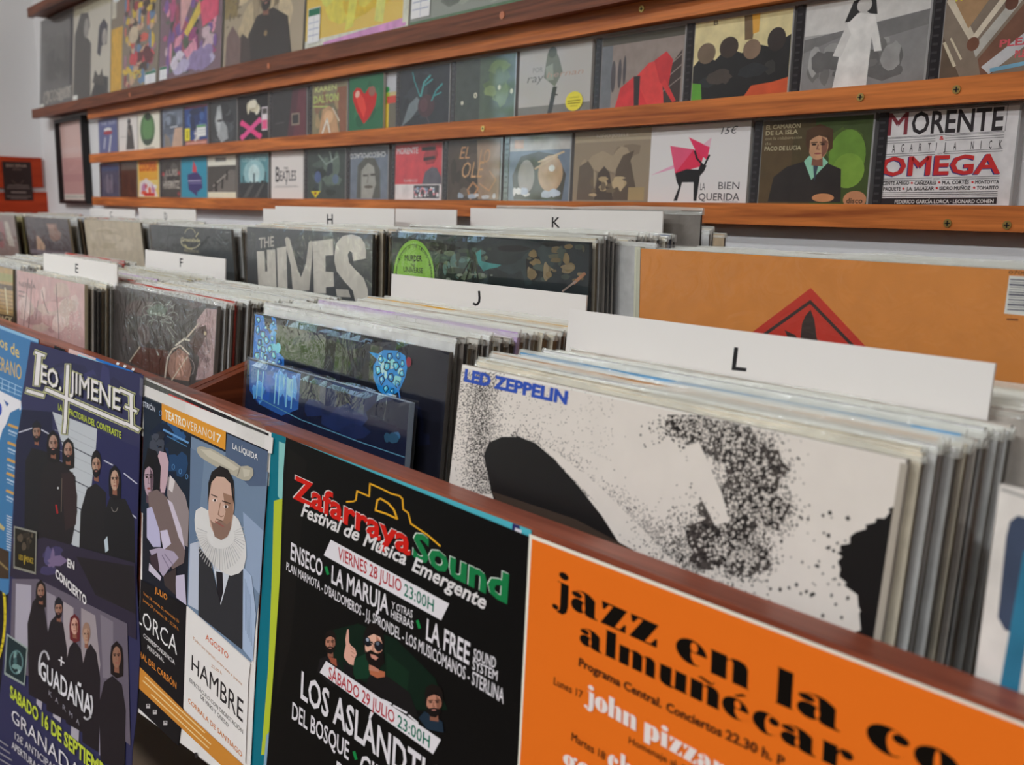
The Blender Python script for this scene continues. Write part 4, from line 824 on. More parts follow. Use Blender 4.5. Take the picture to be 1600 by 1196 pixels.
stack(F0, F1, .440, .582, -.112, .09, 28, 'record in milky plastic packed behind the mauve and dark record', 'records behind the mauve and dark one', {5: ('white', 'record with a broad white top edge behind the mauve and dark record'), 2: ('red', 'record with a small red side edge behind the mauve and dark record')}, mix=['white', 'beige', 'grey', 'beige', 'white', 'dark'])

def art_pink(A):
    A.blobs(40, 4, ['b89490', 'a8827e', 'c4a8a0', '9c7a78', 'b09a8e'], 6, 16, (28, 432, 126, 530), 1.3)
    for pts in ([(44, 436), (41, 470), (37, 510), (36, 530)], [(50, 438), (48, 480), (44, 520)], [(88, 444), (90, 480), (92, 510), (92, 545)], [(66, 455), (70, 475), (76, 490)], [(60, 470), (56, 500)]): A.line(pts, .9, '5a4444')
    A.text('NEBBIA', (30, 447), (56, 452), 7, '6a5654'); A.line([(30, 455), (38, 457)], 2, '7a6462'); A.line([(30, 462), (38, 464)], 2, '7a6462')
    A.specks(160, 5, 'c8b4aa', lambda R: (R.uniform(96, 126), R.uniform(465, 530)), .5, 1.2)
    A.line([(27, 528), (130, 560)], 7, '9a7060')
o, P, E0, E1 = cover((26, 421), (132, 444), .398, -.1085, .06, 'b2908c', 'a89c80', 'faded pink record with thin bare tree trunks', art_pink, film_m=M_FILM)
stack(E0 + .007, E1 + .007, .405, .431, -.113, .06, 5, 'record squeezed between the faded pink record and the E card', 'records in front of the E card')
stack(E0 + .004, E1 + .004, .442, .574, -.111, .075, 26, 'record in milky plastic packed between the E card and the F card', 'records between the E and F cards', {9: ('lilac', 'lilac-edged record packed behind the E card'), 3: ('red', 'record with a red side edge behind the E card')}, mix=['beige', 'brown', 'grey', 'white', 'dark', 'beige', 'olive'])
def art_gold(A):
    A.line([(-20, 430), (24, 437)], 12, '8a8a50')
    A.line([(-20, 444), (23.5, 452)], 8, '4c3c2a')
    for i in range(9): A.line([(-20, 454 + i * 6), (23 - i * .3, 462 + i * 6)], 1.6, '7a6038')
    A.line([(8, 450), (12, 490)], 2, 'c8b894'); A.line([(-20, 494), (20.5, 502)], 14, '241e1a')
    A.text('UNION JACK', (-30, 497), (20, 506), 10, 'b8a880', .02)
o, P, G0, G1 = cover(None, (20, 426), .398, -.109, .06, 'a08450', '5a4e3c', 'gold-brown record with a black foot at the far left edge', art_gold, width=.315, film_m=M_FILM)
stack(G0 - .003, G1 - .003, .406, .588, -.107, .06, 30, 'record in milky plastic packed behind the gold-brown record at the far left', 'records behind the gold-brown one', {26: ('red', 'red-edged record far back behind the gold-brown record')}, mix=['beige', 'white', 'grey', 'white', 'beige', 'dark'])

# --- rear tier, from the right
def art_hazard(A):
    red, bk = 'a82a1e', '2c2220'
    A.poly([(1267, 450), (1352, 541), (1262, 650), (1172, 522)], red)
    A.line([(1262, 625), (1190, 526), (1266, 472), (1334, 542), (1262, 625)], 5, bk)
    A.poly([(1266.5, 484), (1272.5, 500), (1276, 528), (1284, 545), (1262, 575), (1240, 550), (1226, 516), (1243, 524), (1250, 538), (1253, 506), (1259, 493)], bk)
    A.poly([(1577, 431), (1640, 434), (1634, 497), (1569, 490)], 'c8c0b8')
    for i, w in enumerate((2, 1, 3, 1, 1, 2, 3, 1, 2, 1, 3, 1, 2)): A.line([(1579 - i * .35, 437 + i * 3.9), (1632, 440 + i * 3.9)], w, '4a4a58')
    A.text('070086381', (1576, 428), (1640, 431), 5, '4a2c1c', .01); A.line([(1574, 499), (1590, 500)], 3, '7a4420')
o, P, O0, O1 = cover((1001, 387), None, .622, -.0365, -.02, 'b87434', 'a8a89c', 'large plain orange record with a red flame warning diamond', art_hazard, width=.325, height=.325, film_m=M_FILM, wob=.06, coat=.3)
b = MB(); b.slab(P, O0 - .006, -.32, O0 + .0002, .001, .006, ink('b4b4a0', .4), d=.0006); b.build('sleeve_edge', o)
stack(O0 + .01, O1, .632, .70, -.0390, -.02, 12, 'record in clear plastic packed behind the orange record', 'records behind the orange one', zj=.0012, mix=['white', 'grey', 'white'])
def art_murky(A):
    A.blobs(30, 3, ['1e2424', '262c2c', '2c3636', '141616'], 12, 40, (616, 372, 900, 455), .5)
    A.blobs(34, 5, ['3c4c46', '55604e', '4c6460', '343c34'], 3, 12, (690, 385, 775, 440), .9)
    A.blobs(30, 6, ['5c5038', '6a5a3c', '4a4a3a', '74664c', '3c443c'], 3, 11, (822, 380, 916, 450), 1)
    A.poly([(753, 408), (765, 411), (784, 414), (778, 418), (766, 420), (756, 424), (748, 412), (744, 396), (752, 390)], '3c7c78')
    for x in (716, 728, 740, 748): A.line([(742, 396), (x, 440)], 2.2, '20221f')
    A.line([(898, 442), (914, 428)], 5, '94664a'); A.line([(880, 455), (900, 440)], 3, '84746a')
    A.blobs(8, 9, ['6c7468', '788070'], 2, 5, (690, 425, 780, 446), .8)
o, P, K0, K1 = cover((612, 365), (921, 377), .632, -.0345, .0, '22282a', '14181a', 'murky dark green record with a round lime green sticker', art_murky, film_m=M_SHRINK, coat=.7, rough=.25, wob=.3)
A = Art(P, None, .4); A.k = 60
A.ell(647, 434, 32, 59, '7cae3c', 0, 40); A.arc(647, 434, 28, 52, 160, 380, .8, '3c5a20', 40)
A.ring('KING GIZZARD & THE LIZARD WIZARD', 647, 434, 26.3, 47, 178, 362, .11, '2c3a1c', .005)
A.text('MURDER', (633, 407.5), (660, 408.5), 9, '262e1e', .02); A.text('OF', (645, 411), (649, 411.3), 3, '262e1e'); A.text('THE', (642, 416.5), (649, 417), 4.5, '262e1e', .01); A.text('UNIVERSE', (631, 425), (661.5, 427.5), 8.5, '262e1e', .01)
A.build('sticker', o, label='round lime green sticker')
KM = ['white', 'dark', 'beige', 'navy', 'black', 'grey']
stack(K0 + .004, K1 + .004, .640, .664, -.0335, .0, 5, 'record in clear plastic packed just behind the murky green record', 'records just behind the murky green one', {2: ('black', 'black record third behind the murky green record')}, mix=KM)
put_record('white', K1 - LP / 2 + .045, .670, -.034, 0, 'blank white record between the murky green and the orange records', None)
stack(K0 + .004, K1 + .004, .676, .748, -.0325, .0, 14, 'record in clear plastic packed in front of the K card', 'records in front of the K card', mix=KM)
put_record('black', -.79, .772, -.006, 0, 'tall black record in clear plastic standing behind the K card', 'records behind the K card')
for i, (px, y, dz) in enumerate(((1085, .84, -.024), (1108, .87, -.027), (1112, .90, -.026), (1132, .95, -.033))):
    put_record(('navy', 'white', 'grey', 'brown')[i], xat(px, 365, y) - LP / 2, y, dz - .001, 0, ('navy', 'white', 'grey', 'brown')[i] + ' record in clear plastic near the wall behind the orange record', 'records behind the K card')

def art_letters(A):
    q = lambda pts: [(370 + x / 6.4, 340 + y / 6.4) for x, y in pts]
    pale = 'aea99f'
    A.poly(q([(200, 340), (275, 335), (285, 540), (305, 540), (300, 325), (385, 320), (397, 700), (217, 700)]), pale)
    A.poly(q([(400, 305), (495, 290), (507, 720), (412, 720)]), pale)
    A.poly(q([(480, 215), (500, 193), (530, 212), (560, 330), (610, 520), (640, 600), (690, 470), (718, 252), (738, 232), (757, 240), (752, 420), (724, 730), (560, 730), (540, 480), (500, 330)]), 'a6a197')
    A.poly(q([(757, 240), (962, 213), (966, 375), (886, 380), (888, 542), (966, 546), (972, 690), (892, 698), (892, 760), (772, 760)]), pale)
    A.poly(q([(980, 340), (1000, 250), (1060, 186), (1150, 168), (1235, 196), (1280, 260), (1292, 340), (1290, 410), (1165, 436), (1152, 350), (1128, 336), (1110, 370), (1122, 450), (1180, 518), (1268, 606), (1310, 720), (1314, 860), (1190, 860), (1160, 730), (1080, 645), (1000, 540), (974, 430)]), pale)
    A.poly(q([(990, 715), (1115, 722), (1140, 800), (1000, 790)]), 'a09b92')
    A.text('THE', (404.5, 388), (428, 385), 16, '9a958c', .02)
o, P, H0, H1 = cover((386, 358), (582, 360), .6245, -.038, .03, '3a3c3e', '2c2a28', 'dark grey record with huge pale block letters', art_letters, film_m=M_FILM, coat=.4)
stack(H0 + .003, H1 + .003, .632, .683, -.0365, .03, 10, 'record in clear plastic packed between the big lettered record and the H card', 'records in front of the H card', mix=['brown', 'beige', 'dark', 'brown', 'black', 'white'])
put_record('red', H1 - LP / 2 + .028, .737, -.036, .03, 'red-edged record just left of the murky green record', 'records behind the H card')
def art_emblem(A):
    A.blobs(14, 3, ['34383a', '404446', '2c3032'], 6, 20, (240, 360, 356, 392), .6)
    A.text('Greenslade', (283, 377), (313, 378.5), 6, 'b4ac84', .015)
    A.arc(298, 377, 15, 11.5, 20, 185, 1.6, 'a8a284'); A.arc(297, 366, 8, 9, 190, 350, 1.1, 'a8a284')
    A.line([(289, 383), (293, 388), (300, 389)], 2.2, 'b4ac84'); A.line([(306, 370), (310, 364)], 1.4, 'b4ac84')
    A.text('BEDSIDE', (288, 393), (311, 395.5), 4, '84806c', .02)
    A.line([(340, 366), (352, 382), (358, 378)], 1.2, '5c6264'); A.line([(352, 363.4), (358, 363.8)], .8, '8a8a88')
o, P, S0, S1 = cover((235, 353), (361, 360), .632, -.044, -.04, '383c3e', '5a5650', 'charcoal record with a small pale round emblem', art_emblem, film_m=M_FILM, coat=.4)
stack(S0, S1, .645, .678, -.047, -.035, 7, 'record in clear plastic packed right behind the charcoal emblem record', 'records behind the charcoal emblem one', mix=['dark', 'grey', 'brown', 'black', 'beige', 'white'])
stack(S0 - .01, S1 - .01, .715, .782, -.048, -.035, 13, 'record in clear plastic packed in front of the D card', 'records in front of the D card', mix=['dark', 'grey', 'brown', 'black', 'beige', 'white'])
stack(S1 + .052 - .157, S1 + .052 + .157, .80, .84, -.034, -.03, 5, 'record standing at the back between the D card and the lettered record', 'records behind the D card', mix=['dark', 'grey', 'brown'])
def art_sand(A):
    A.blobs(20, 3, ['a99c88', 'b4a794', 'a3967f'], 6, 18, (136, 352, 212, 396), .7)
o, P, T0, T1 = cover((131, 344), (219, 348), .660, -.044, -.06, 'ada08c', '6a6458', 'blank sand-coloured record in the rear tier', art_sand, film_m=None, wob=.12, coat=.1)
stack(T0, T1, .672, .784, -.048, -.05, 16, 'record in clear plastic packed behind the sand-coloured record', 'records behind the sand-coloured one', mix=['beige', 'grey', 'white', 'brown'])
def art_hands(A):
    A.blobs(14, 3, ['3e3a3e', '484448', '38343a'], 5, 14, (44, 348, 104, 392), .8)
    A.poly([(72, 349), (88, 350), (90, 360), (96, 364), (94, 374), (84, 378), (78, 372), (76, 360)], '7c6054'); A.poly([(74, 351), (84, 351), (85, 357), (77, 358)], '94766a')
    A.poly([(57, 368), (61, 370), (66, 377), (71, 384), (70, 392), (58, 391)], 'a88a72'); A.line([(63, 380), (65, 391)], 1.2, '7a604e')
    A.line([(42, 391), (108, 398)], 6, '6a6268'); A.text('NIGHT PIANO', (44, 399), (66, 401), 2.6, '2c282c')
    A.text('E', (45, 352), (48, 352), 3, '7a767a')
o, P, N0, N1 = cover((40, 345), (106, 346), .640, -.045, -.08, '403c40', '8a7c64', 'dim plum-grey record showing a face and a hand', art_hands, film_m=M_FILM, coat=.3)
stack(N0, N1, .655, .80, -.046, -.07, 18, 'record in clear plastic packed behind the plum-grey face record', 'records behind the plum-grey one', mix=['beige', 'olive', 'red', 'navy', 'white', 'brown'])
def art_blush(A):
    A.poly([(-20, 344), (4, 346), (8, 368), (6, 388), (-20, 385)], '8a5a5c'); A.poly([(6, 346), (12, 347), (24, 386), (14, 384)], 'a8a094'); A.blobs(8, 3, ['4a4644', '6e5a58'], 3, 8, (-16, 350, 14, 384), 1)
o, P, B0, B1 = cover(None, (23, 345), .640, -.046, -.06, '7c6c66', '5c5648', 'grey and dusky pink record at the far left of the rear tier', art_blush, width=.315, film_m=M_FILM)
stack(B0, B1, .653, .80, -.046, -.055, 16, 'record in clear plastic packed behind the dusky pink record', 'records behind the dusky pink one', mix=['beige', 'olive', 'red', 'navy', 'dark', 'brown'])

# ---------------------------------------------------------------- letter cards
def card(TL, TR, y, t, letter, lpx, label, bottom=.34, width=.31):
    zc = -.079 if TL[1] > 380 else -.006
    P = lean(y, zc, t)
    a0, b1 = P.px(*TL)
    a1 = P.px(*TR)[0] if TR else a0 + width
    A = Art(P, None, .6); A.slab(P, a0, b1 - bottom, a1, b1, .0016, M_CARD)
    if letter == 'J': A.line([(748.6, 456), (749.2, 466), (748.6, 472), (746, 475.5), (743, 476.3), (740, 474.6)], 3.4, '1c191a')
    elif letter: A.text(letter, lpx[0], lpx[1], lpx[2], '1c191a', .012)
    A.build('divider_card', label=label, cat='divider card', group='white divider cards')
card((890, 483), (1555, 570), .502, .11, 'L', ((1143, 578), (1166, 580.5), 36), 'largest white divider card in front, lettered L')
card((612, 428), (917, 457), .596, .06, 'J', ((740, 476.5), (751, 478), 21), 'white divider card lettered J', .32)
card((227, 390), (352, 402), .590, .06, 'F', ((281, 417), (285.6, 417.6), 13.5), 'white divider card lettered F', .32)
card((68, 395.5), (183, 407.5), .437, .07, 'E', ((117.6, 426), (122.2, 426.8), 14), 'white divider card lettered E', .32)
card((735, 325), (1036, 328), .756, .0, 'K', ((862, 355.5), (875, 355.8), 16), 'white divider card lettered K in the rear tier')
card((430, 322), (616, 320.5), .690, .02, 'H', ((511, 351.3), (520, 351.3), 16.5), 'white divider card lettered H in the rear tier')
card((618, 326), (713, 326), .725, .02, None, None, 'blank white divider card between the H and K cards')
card((411, 326), None, .705, .02, None, None, 'blank white divider card peeping out left of the H card', width=.2)
card((216, 325), (305, 326), .793, -.05, 'D', ((257.4, 343.5), (261.8, 343.7), 11), 'white divider card lettered D in the rear tier')
card((140, 325.5), None, .805, -.05, 'C', ((172.6, 339.5), (176, 339.7), 9), 'white divider card lettered C, the farthest left card')

# ---------------------------------------------------------------- posters taped to the front panel
def lay(d): return Plane(PF.o + PF.n * d, PF.u, PF.v)
def sheet(A, pts, c, th=.0005):
    """A paper outline given by corner points on its plane."""
    uvs = [A.uv(*p) for p in pts]
    area = sum(uvs[i][0] * uvs[(i + 1) % len(uvs)][1] - uvs[(i + 1) % len(uvs)][0] * uvs[i][1] for i in range(len(uvs)))
    if area < 0: uvs.reverse()
    n = len(uvs); vs = [A.P.at(a, b, 0) for a, b in uvs] + [A.P.at(a, b, -th) for a, b in uvs]
    A.add(vs, [tuple(range(n)), tuple(range(2 * n - 1, n - 1, -1))] + [(i, n + i, n + (i + 1) % n, (i + 1) % n) for i in range(n)], A.col(c))
def poster(A, label): return A.build('poster', label=label, cat='poster')

# -- underlying sheets that peep out
A = Art(lay(.0008), None, .55, .0, .07)
sheet(A, [(424, 676), (830, 829), (826, 1330), (384, 1330)], '4aa4b0')
A.poly([(424, 676), (446, 683), (440, 780), (433, 800), (420, 1110), (405, 1330), (384, 1330)], '0c6474')
A.poly([(436, 690), (446, 694), (443, 770), (440, 785), (434, 775)], '7ab0ac')
A.poly([(428, 783), (446, 778), (442, 900), (432, 1046), (420, 1180), (408, 1180), (419, 1046), (425, 898)], 'a4b030')
A.poly([(416, 1150), (424, 1140), (415, 1330), (400, 1330)], '7a94a8')
A.poly([(801, 818), (812, 822), (813, 832), (800, 829)], '2a2a5a'); A.poly([(805, 825), (815, 829), (815, 836), (804, 833)], 'd0ccd4')
poster(A, 'turquoise and lime poster peeping out behind the black festival poster')
A = Art(lay(.0008), None, .55, .0, .07)
sheet(A, [(108, 545), (221, 585), (214, 640), (104, 600)], '2468b0')
A.poly([(108, 545), (150, 560), (148, 568), (106, 553)], 'c8a8a0'); A.poly([(85, 540), (102, 547), (98, 556), (84, 550)], '1c1c20')
for x in (183, 194, 207): A.poly([(x, 566 + (x - 183) * .37), (x + 4, 567.6 + (x - 183) * .37), (x + 2, 571 + (x - 183) * .37), (x - 2, 569.4 + (x - 183) * .37)], 'd0d4dc')
A.poly([(122, 553), (208, 585), (208, 590), (121, 558)], '9cc0cc'); A.poly([(208, 580), (221, 585), (220, 593), (207, 588)], '1c1c20')
poster(A, 'blue sheet with white dashes peeping over the dark concert poster')
A = Art(lay(.0010), None, .55, .0, .07)
sheet(A, [(222, 588), (424, 677), (420, 760), (218, 680)], 'd4d0cc')
A.poly([(226, 593), (420, 678), (419, 688), (224, 602)], '1e1b1e')
A.poly([(263.5, 615), (311, 636), (310.5, 639), (263, 618.5)], 'b8221c'); A.poly([(314, 637.5), (367, 661), (366, 664), (313.6, 641)], 'b8221c')
poster(A, 'white poster with black band and red dashes peeping over the theatre poster')

# -- black festival poster
A = Art(lay(.0030), None, .55, .0, .07)
sheet(A, [(446.5, 684), (831, 841), (803, 1400), (408, 1290), (418.8, 1166), (427.6, 1046), (437.5, 900), (442.5, 740)], '0b0a0a')
def stripe_text(A, s, p0, p1, h, c, bold=0.0, shear=0.0): A.text(s, p0, p1, h, c, bold, shear)
T = A.text
A.poly([(450, 700), (480, 720), (455, 1000), (432, 1100)], '110f0e')
T('Zafarraya', (457, 776), (640, 867), (36, 42), 'c8c0bc', .03); T('Zafarraya', (458, 777.5), (641, 868.5), (36, 42), 'b81a12', .03)
T('Sound', (643.5, 869), (791.5, 941), (42, 46), 'c8d0c8', .035); T('Sound', (644.5, 870.5), (792.5, 942.5), (42, 46), '146c3c', .035)
yl = 'd49c24'
A.line([(541.7, 784.4), (552, 784), (556, 782), (558, 767.7), (577, 776), (578, 756), (596, 764), (612, 772), (624, 775), (629, 780), (630, 796), (638, 802), (642, 818.7), (669, 837), (687.7, 853.5)], 2.4, yl)
A.line([(594.7, 779.4), (607, 787), (615.6, 797), (620.6, 811), (603, 803), (587, 797.8), (589.7, 782)], 2.8, yl, True)
for s, p0, p1, h in (('Festival', (470, 806), (534, 835), 22), ('de', (537, 836.5), (561, 847), 22), ('Música', (567, 852), (634, 884), (22, 23)), ('Emergente', (643, 891), (759, 954), (24, 25))): T(s, p0, p1, h, 'c8c4c4', .022, .35)
def banner(q, a, b, h, s1, s2, c, d):
    A.poly(q, 'cac6ca'); T(s1, a[0], a[1], h, '9c1c24', .012); T(s2, b[0], b[1], h, '14604c', .012)
banner([(517, 843.7), (702, 943.8), (689.4, 969.7), (506, 868)], ((528, 874), (627, 926)), ((631, 930.5), (677.5, 956.5)), 19.5, 'VIERNES 28 JULIO', '23:00H', 0, 0)
w = 'c8c4c8'
T('ENSECO', (454, 873.8), (503.6, 902), (27, 27), w, .02)
T('LA MARUJA', (517.8, 910.6), (607, 961), (28, 30), w, .02)
T('Y OTRAS', (611.8, 950.5), (644.5, 966.5), (11, 12.5), w, .01); T('HIERBAS', (610.5, 965), (645.6, 984), (13, 13), w, .01)
for x, y in ((511, 892), (654, 976), (555, 1181)): A.line([(x - 1.5, y - 5), (x + 1.5, y + 5)], 4.2, '147a3c')
T('LA FREE', (665.7, 999), (733, 1039), (33, 35), w, .02)
T('SOUND', (739.6, 1030.5), (774.7, 1045), (18, 17), w, .015); T('SYSTEM', (738, 1046), (777, 1064.5), (16, 16), w, .012)
T("PLAN MARMOTA - D'BALDOMEROS - J.J. SPRONDEL - LOS MUSICÓMANOS - STERLINA", (447.6, 890.6), (787, 1100), (12.5, 23), w, .012)
A.poly([(520, 985), (560, 975), (620, 1000), (680, 1060), (700, 1110), (640, 1110), (560, 1060), (510, 1040)], '0a1c13')
A.poly([(545, 1035), (575, 1020), (578, 1060), (556, 1062)], '103020'); A.poly([(604, 1020), (640, 1050), (636, 1085), (604, 1060)], '0e2618')
A.poly([(496, 1050), (500, 1030), (514, 1024), (530, 1036), (540, 1060), (520, 1075)], '181618')
A.man(516.5, 1005, 8.5, 15.5, 'a4705c', '17110f', False, True)
A.poly([(513, 1026), (526, 1030), (527, 1042), (518, 1036)], '8a4a38')
A.poly([(538, 1022), (541, 1008), (540, 1000), (543, 984), (545.5, 984), (546, 1004), (549, 1009), (555, 1014), (558, 1022), (554, 1032), (553, 1040), (546, 1038), (538, 1028)], 'c49484')
A.line([(548, 1012), (553, 1016)], .8, '8a5a4a'); A.line([(549, 1018), (555, 1022)], .8, '8a5a4a'); A.line([(549, 1024), (554, 1028)], .8, '8a5a4a')
A.poly([(536, 1034), (552, 1042), (553, 1062), (540, 1070)], '141214')
A.poly([(576, 1060), (582, 1048), (604, 1056), (640, 1082), (655, 1120), (620, 1120), (570, 1080)], '151314')
A.poly([(577, 1044), (602, 1050), (602, 1058), (590, 1060), (579, 1054)], 'a05c40')
A.man(584.5, 1010, 15, 28, 'c89c88', '140f0e', False, True, shade='a8705c')
A.poly([(572, 1020), (580, 1016), (590, 1022), (600, 1018), (602, 1036), (592, 1046), (582, 1040), (576, 1032)], '120d0c')
A.poly([(579, 1022), (586, 1024), (592, 1028), (588, 1032), (581, 1028)], 'b88070')
A.ell(574.8, 1003, 5, 8, '14161c', -12); A.ell(592, 1010, 6.5, 8.5, '14161c', -12); A.line([(579, 1004), (587, 1008)], 1.4, '14161c'); A.ell(575, 1000, 2.4, 3, '8c94a4', -12); A.ell(591, 1006, 2.6, 3, '59626e', -12)
A.poly([(655, 1122), (664, 1112), (676, 1118), (692, 1128), (694, 1145), (668, 1140)], '1c2a38')
A.man(679, 1099, 13, 20, 'a87460', '15100f', False, True)
A.poly([(664, 1088), (667, 1074), (676, 1069), (690, 1074), (694, 1086), (684, 1080), (672, 1080)], '17110f')
banner([(510.4, 1033), (690, 1156), (677.5, 1178.7), (500.4, 1051)], ((514, 1060), (617, 1131.5)), ((621.5, 1135), (672, 1169)), 19.5, 'SÁBADO 29 JULIO', '23:00H', 0, 0)
A.line([(599, 1094), (612, 1100)], 3, w); A.line([(616, 1103), (636, 1114)], 3, w); A.line([(640, 1118), (654, 1130)], 2.4, w)
T('LOS ASLÁNDTICOS', (470.6, 1090), (738, 1292), (43, 56), w, .02)
T('DEL BOSQUE', (457, 1122.7), (545.6, 1188), (27, 29), w, .015)
T('CIRCO', (563, 1212), (640, 1272), (38, 40), w, .015)
T('DJ', (526, 1214), (545, 1228), (26, 27), w, .015)
poster(A, 'black festival poster with red and green lettering and a yellow arch drawing')

# -- orange jazz poster
A = Art(lay(.0035), None, .55, .0, .07)
sheet(A, [(827, 835), (1900, 1246), (1900, 1900), (795, 1480)], 'd8cec0')
og = 'd2661a'
A.poly([(831, 842), (1890, 1247), (1890, 1890), (797, 1478)], og)
BLK = '0d0906'
G = {}
def g_dot(x, y, r, q): return ('e', x, y, r, q)
G['j'] = [('e', .62, 1.33, .30, .17), ('p', [(.45, .98), (.45, .0), (.42, -.28), (.3, -.38), (.2, -.34), (.3, -.44), (.6, -.46), (.86, -.3), (.95, 0), (.95, 1), (.25, 1), (.25, .96)]), ('e', .16, -.24, .2, .12)]
G['a'] = [('e', .27, .29, .29, .31), ('e', .2, .76, .2, .13), ('p', [(.06, .8), (.2, .95), (.42, 1.02), (.66, .98), (.86, .84), (.9, .66), (.5, .66), (.48, .9), (.36, .96), (.2, .92)]), ('p', [(.5, .8), (.5, .12), (.56, .0), (.74, -.04), (1.02, -.02), (1.02, .02), (.92, .06), (.9, .14), (.9, .8)]), ('h', .47, .3, .055, .2)]
G['z'] = [('p', [(.48, .98), (.99, .98), (.53, .03), (.02, .03)]), ('p', [(.03, 1), (.98, 1), (.98, .93), (.3, .93), (.14, .66), (.08, .66)]), ('p', [(.02, .0), (.96, .0), (.97, .36), (.91, .36), (.74, .07), (.02, .07)])]
G['e'] = [('e', .48, .49, .48, .53), ('h', .56, .73, .11, .21), ('bp', [(.47, .5), (1.1, .5), (1.1, .2), (.9, .2), (.78, .07), (.62, .03), (.54, .12), (.47, .3)]), ('p', [(.4, .5), (.96, .5), (.96, .54), (.4, .54)])]
G['n'] = [('p', [(0, 1), (.42, 1.0), (.42, .0), (.02, .0), (.02, .94), (0, .96)]), ('p', [(.58, 0), (.58, .82), (.52, .92), (.42, .8), (.42, .86), (.58, 1.0), (.74, 1.03), (.9, .96), (.97, .78), (.97, .06), (1.02, 0)])]
G['m'] = [('p', [(0, 1), (.27, 1.0), (.27, .0), (.01, .0), (.01, .96)]), ('p', [(.37, 0), (.37, .86), (.33, .92), (.27, .82), (.27, .88), (.38, 1.0), (.48, 1.03), (.6, .95), (.63, .8), (.63, 0)]), ('p', [(.73, 0), (.73, .86), (.69, .92), (.63, .82), (.63, .88), (.74, 1.0), (.84, 1.03), (.95, .95), (.98, .8), (.98, .04), (1.01, 0)])]
G['l'] = [('p', [(0, 1.46), (.78, 1.46), (.78, .04), (.9, 0), (0, 0), (.08, .04), (.08, 1.42)])]
G['u'] = [('p', [(-.02, 1), (.42, 1), (.42, .1), (.5, .06), (.56, .1), (.56, .05), (.42, -.04), (.24, -.04), (.06, .06), (.02, .24), (.02, .96)]), ('p', [(.5, 1), (.95, 1), (.95, .06), (1.02, 0), (.56, 0), (.56, .96)])]
G['c'] = [('e', .48, .49, .48, .53), ('h', .62, .5, .17, .47), ('bp', [(.62, .6), (1.1, .66), (1.1, .22), (.9, .2), (.75, .06), (.62, .1)]), ('e', .76, .72, .19, .18)]
G['o'] = [('e', .5, .49, .5, .53), ('h', .5, .49, .07, .46)]
G['r'] = [('p', [(0, 1), (.5, 1), (.5, .04), (.6, 0), (0, 0), (.06, .05), (.06, .95)]), ('e', .82, .8, .19, .2), ('p', [(.5, .8), (.66, .98), (.8, 1.0), (.8, .95), (.6, .8), (.5, .6)])]
G['ñ'] = G['n'] + [('p', [(.22, 1.18), (.36, 1.32), (.52, 1.26), (.72, 1.18), (.82, 1.32), (.76, 1.14), (.62, 1.08), (.42, 1.16), (.3, 1.2)])]
G['é'] = G['e'] + [('p', [(.42, 1.14), (.7, 1.38), (.86, 1.34), (.52, 1.12)])]
G['h'] = [('p', [(0, 1.46), (.42, 1.46), (.42, .0), (0, .0), (.03, .05), (.03, 1.4)]), G['n'][1]]
G['p'] = [('p', [(0, 1), (.42, 1.0), (.42, -.42), (.02, -.42), (.02, .96)]), ('e', .62, .5, .38, .52), ('h', .5, .5, .07, .4)]
G['i'] = [('p', [(0, 1), (.85, 1), (.85, .05), (.95, 0), (0, 0), (.1, .05), (.1, .95)]), ('e', .5, 1.3, .42, .18)]
G['g'] = [('e', .45, .62, .42, .4), ('h', .45, .62, .06, .32), ('e', .45, -.12, .45, .3), ('h', .48, -.14, .25, .14), ('e', .9, .95, .14, .12)]
G['s'] = [('p', [(.1, .7), (.3, 1.0), (.7, 1.0), (.9, .9), (.88, .64), (.8, .64), (.6, .92), (.4, .86), (.5, .7), (.88, .44), (.92, .2), (.7, 0), (.3, -.02), (.06, .08), (.06, .38), (.14, .38), (.36, .06), (.56, .1), (.54, .24), (.2, .46)])]
G['t'] = [('p', [(.1, .98), (.22, 1.02), (.5, 1.34), (.62, 1.34), (.62, 1), (.95, 1), (.95, .94), (.62, .94), (.62, .1), (.8, .06), (.95, .2), (.85, .0), (.5, -.04), (.24, .04), (.22, .94), (.1, .94)])]
def fat(word, spans, base, xh, col, bgc, tilt=0.0):
    """Fat-face letters: each occupies its own span; base(x) and xh(x) give baseline and x-height."""
    for ch, (x0, x1) in zip(word, spans):
        f = lambda gx, gy: (x0 + gx * (x1 - x0) - tilt * gy * xh(x0), base(x0 + gx * (x1 - x0)) - gy * xh(x0 + gx * (x1 - x0)))
        for it in G[ch]:
            if it[0] in ('p', 'bp'): A.poly([f(*p) for p in it[1]], col if it[0] == 'p' else bgc)
            else:
                _, cx, cy, rx, ry = it
                A.poly([f(cx + rx * math.cos(i * .2618), cy + ry * math.sin(i * .2618)) for i in range(24)], col if it[0] == 'e' else bgc)
b1 = lambda x: 953.6 + .458 * (x - 896.5); h1 = lambda x: 34 + (x - 900) * .0145
fat('jazz', [(864, 889), (892.7, 933), (938, 979), (983, 1028)], b1, h1, BLK, og, -.04)
fat('en', [(1055.6, 1106), (1109.5, 1169.7)], b1, h1, BLK, og, -.04)
fat('la', [(1211, 1244), (1246, 1311)], b1, h1, BLK, og, -.06)
fat('costa', [(1353, 1423), (1427, 1500), (1508, 1562), (1566, 1606), (1612, 1690)], b1, h1, BLK, og, -.06)
b2 = lambda x: 1009 + .485 * (x - 915); h2 = lambda x: 27 + (x - 915) * .016
fat('almuñécar', [(906.5, 940), (945, 966), (967, 1024), (1030, 1074), (1078, 1124), (1128, 1171), (1176, 1219), (1221, 1274), (1283, 1332)], b2, h2, BLK, og, -.05)
dk = '2c1a10'
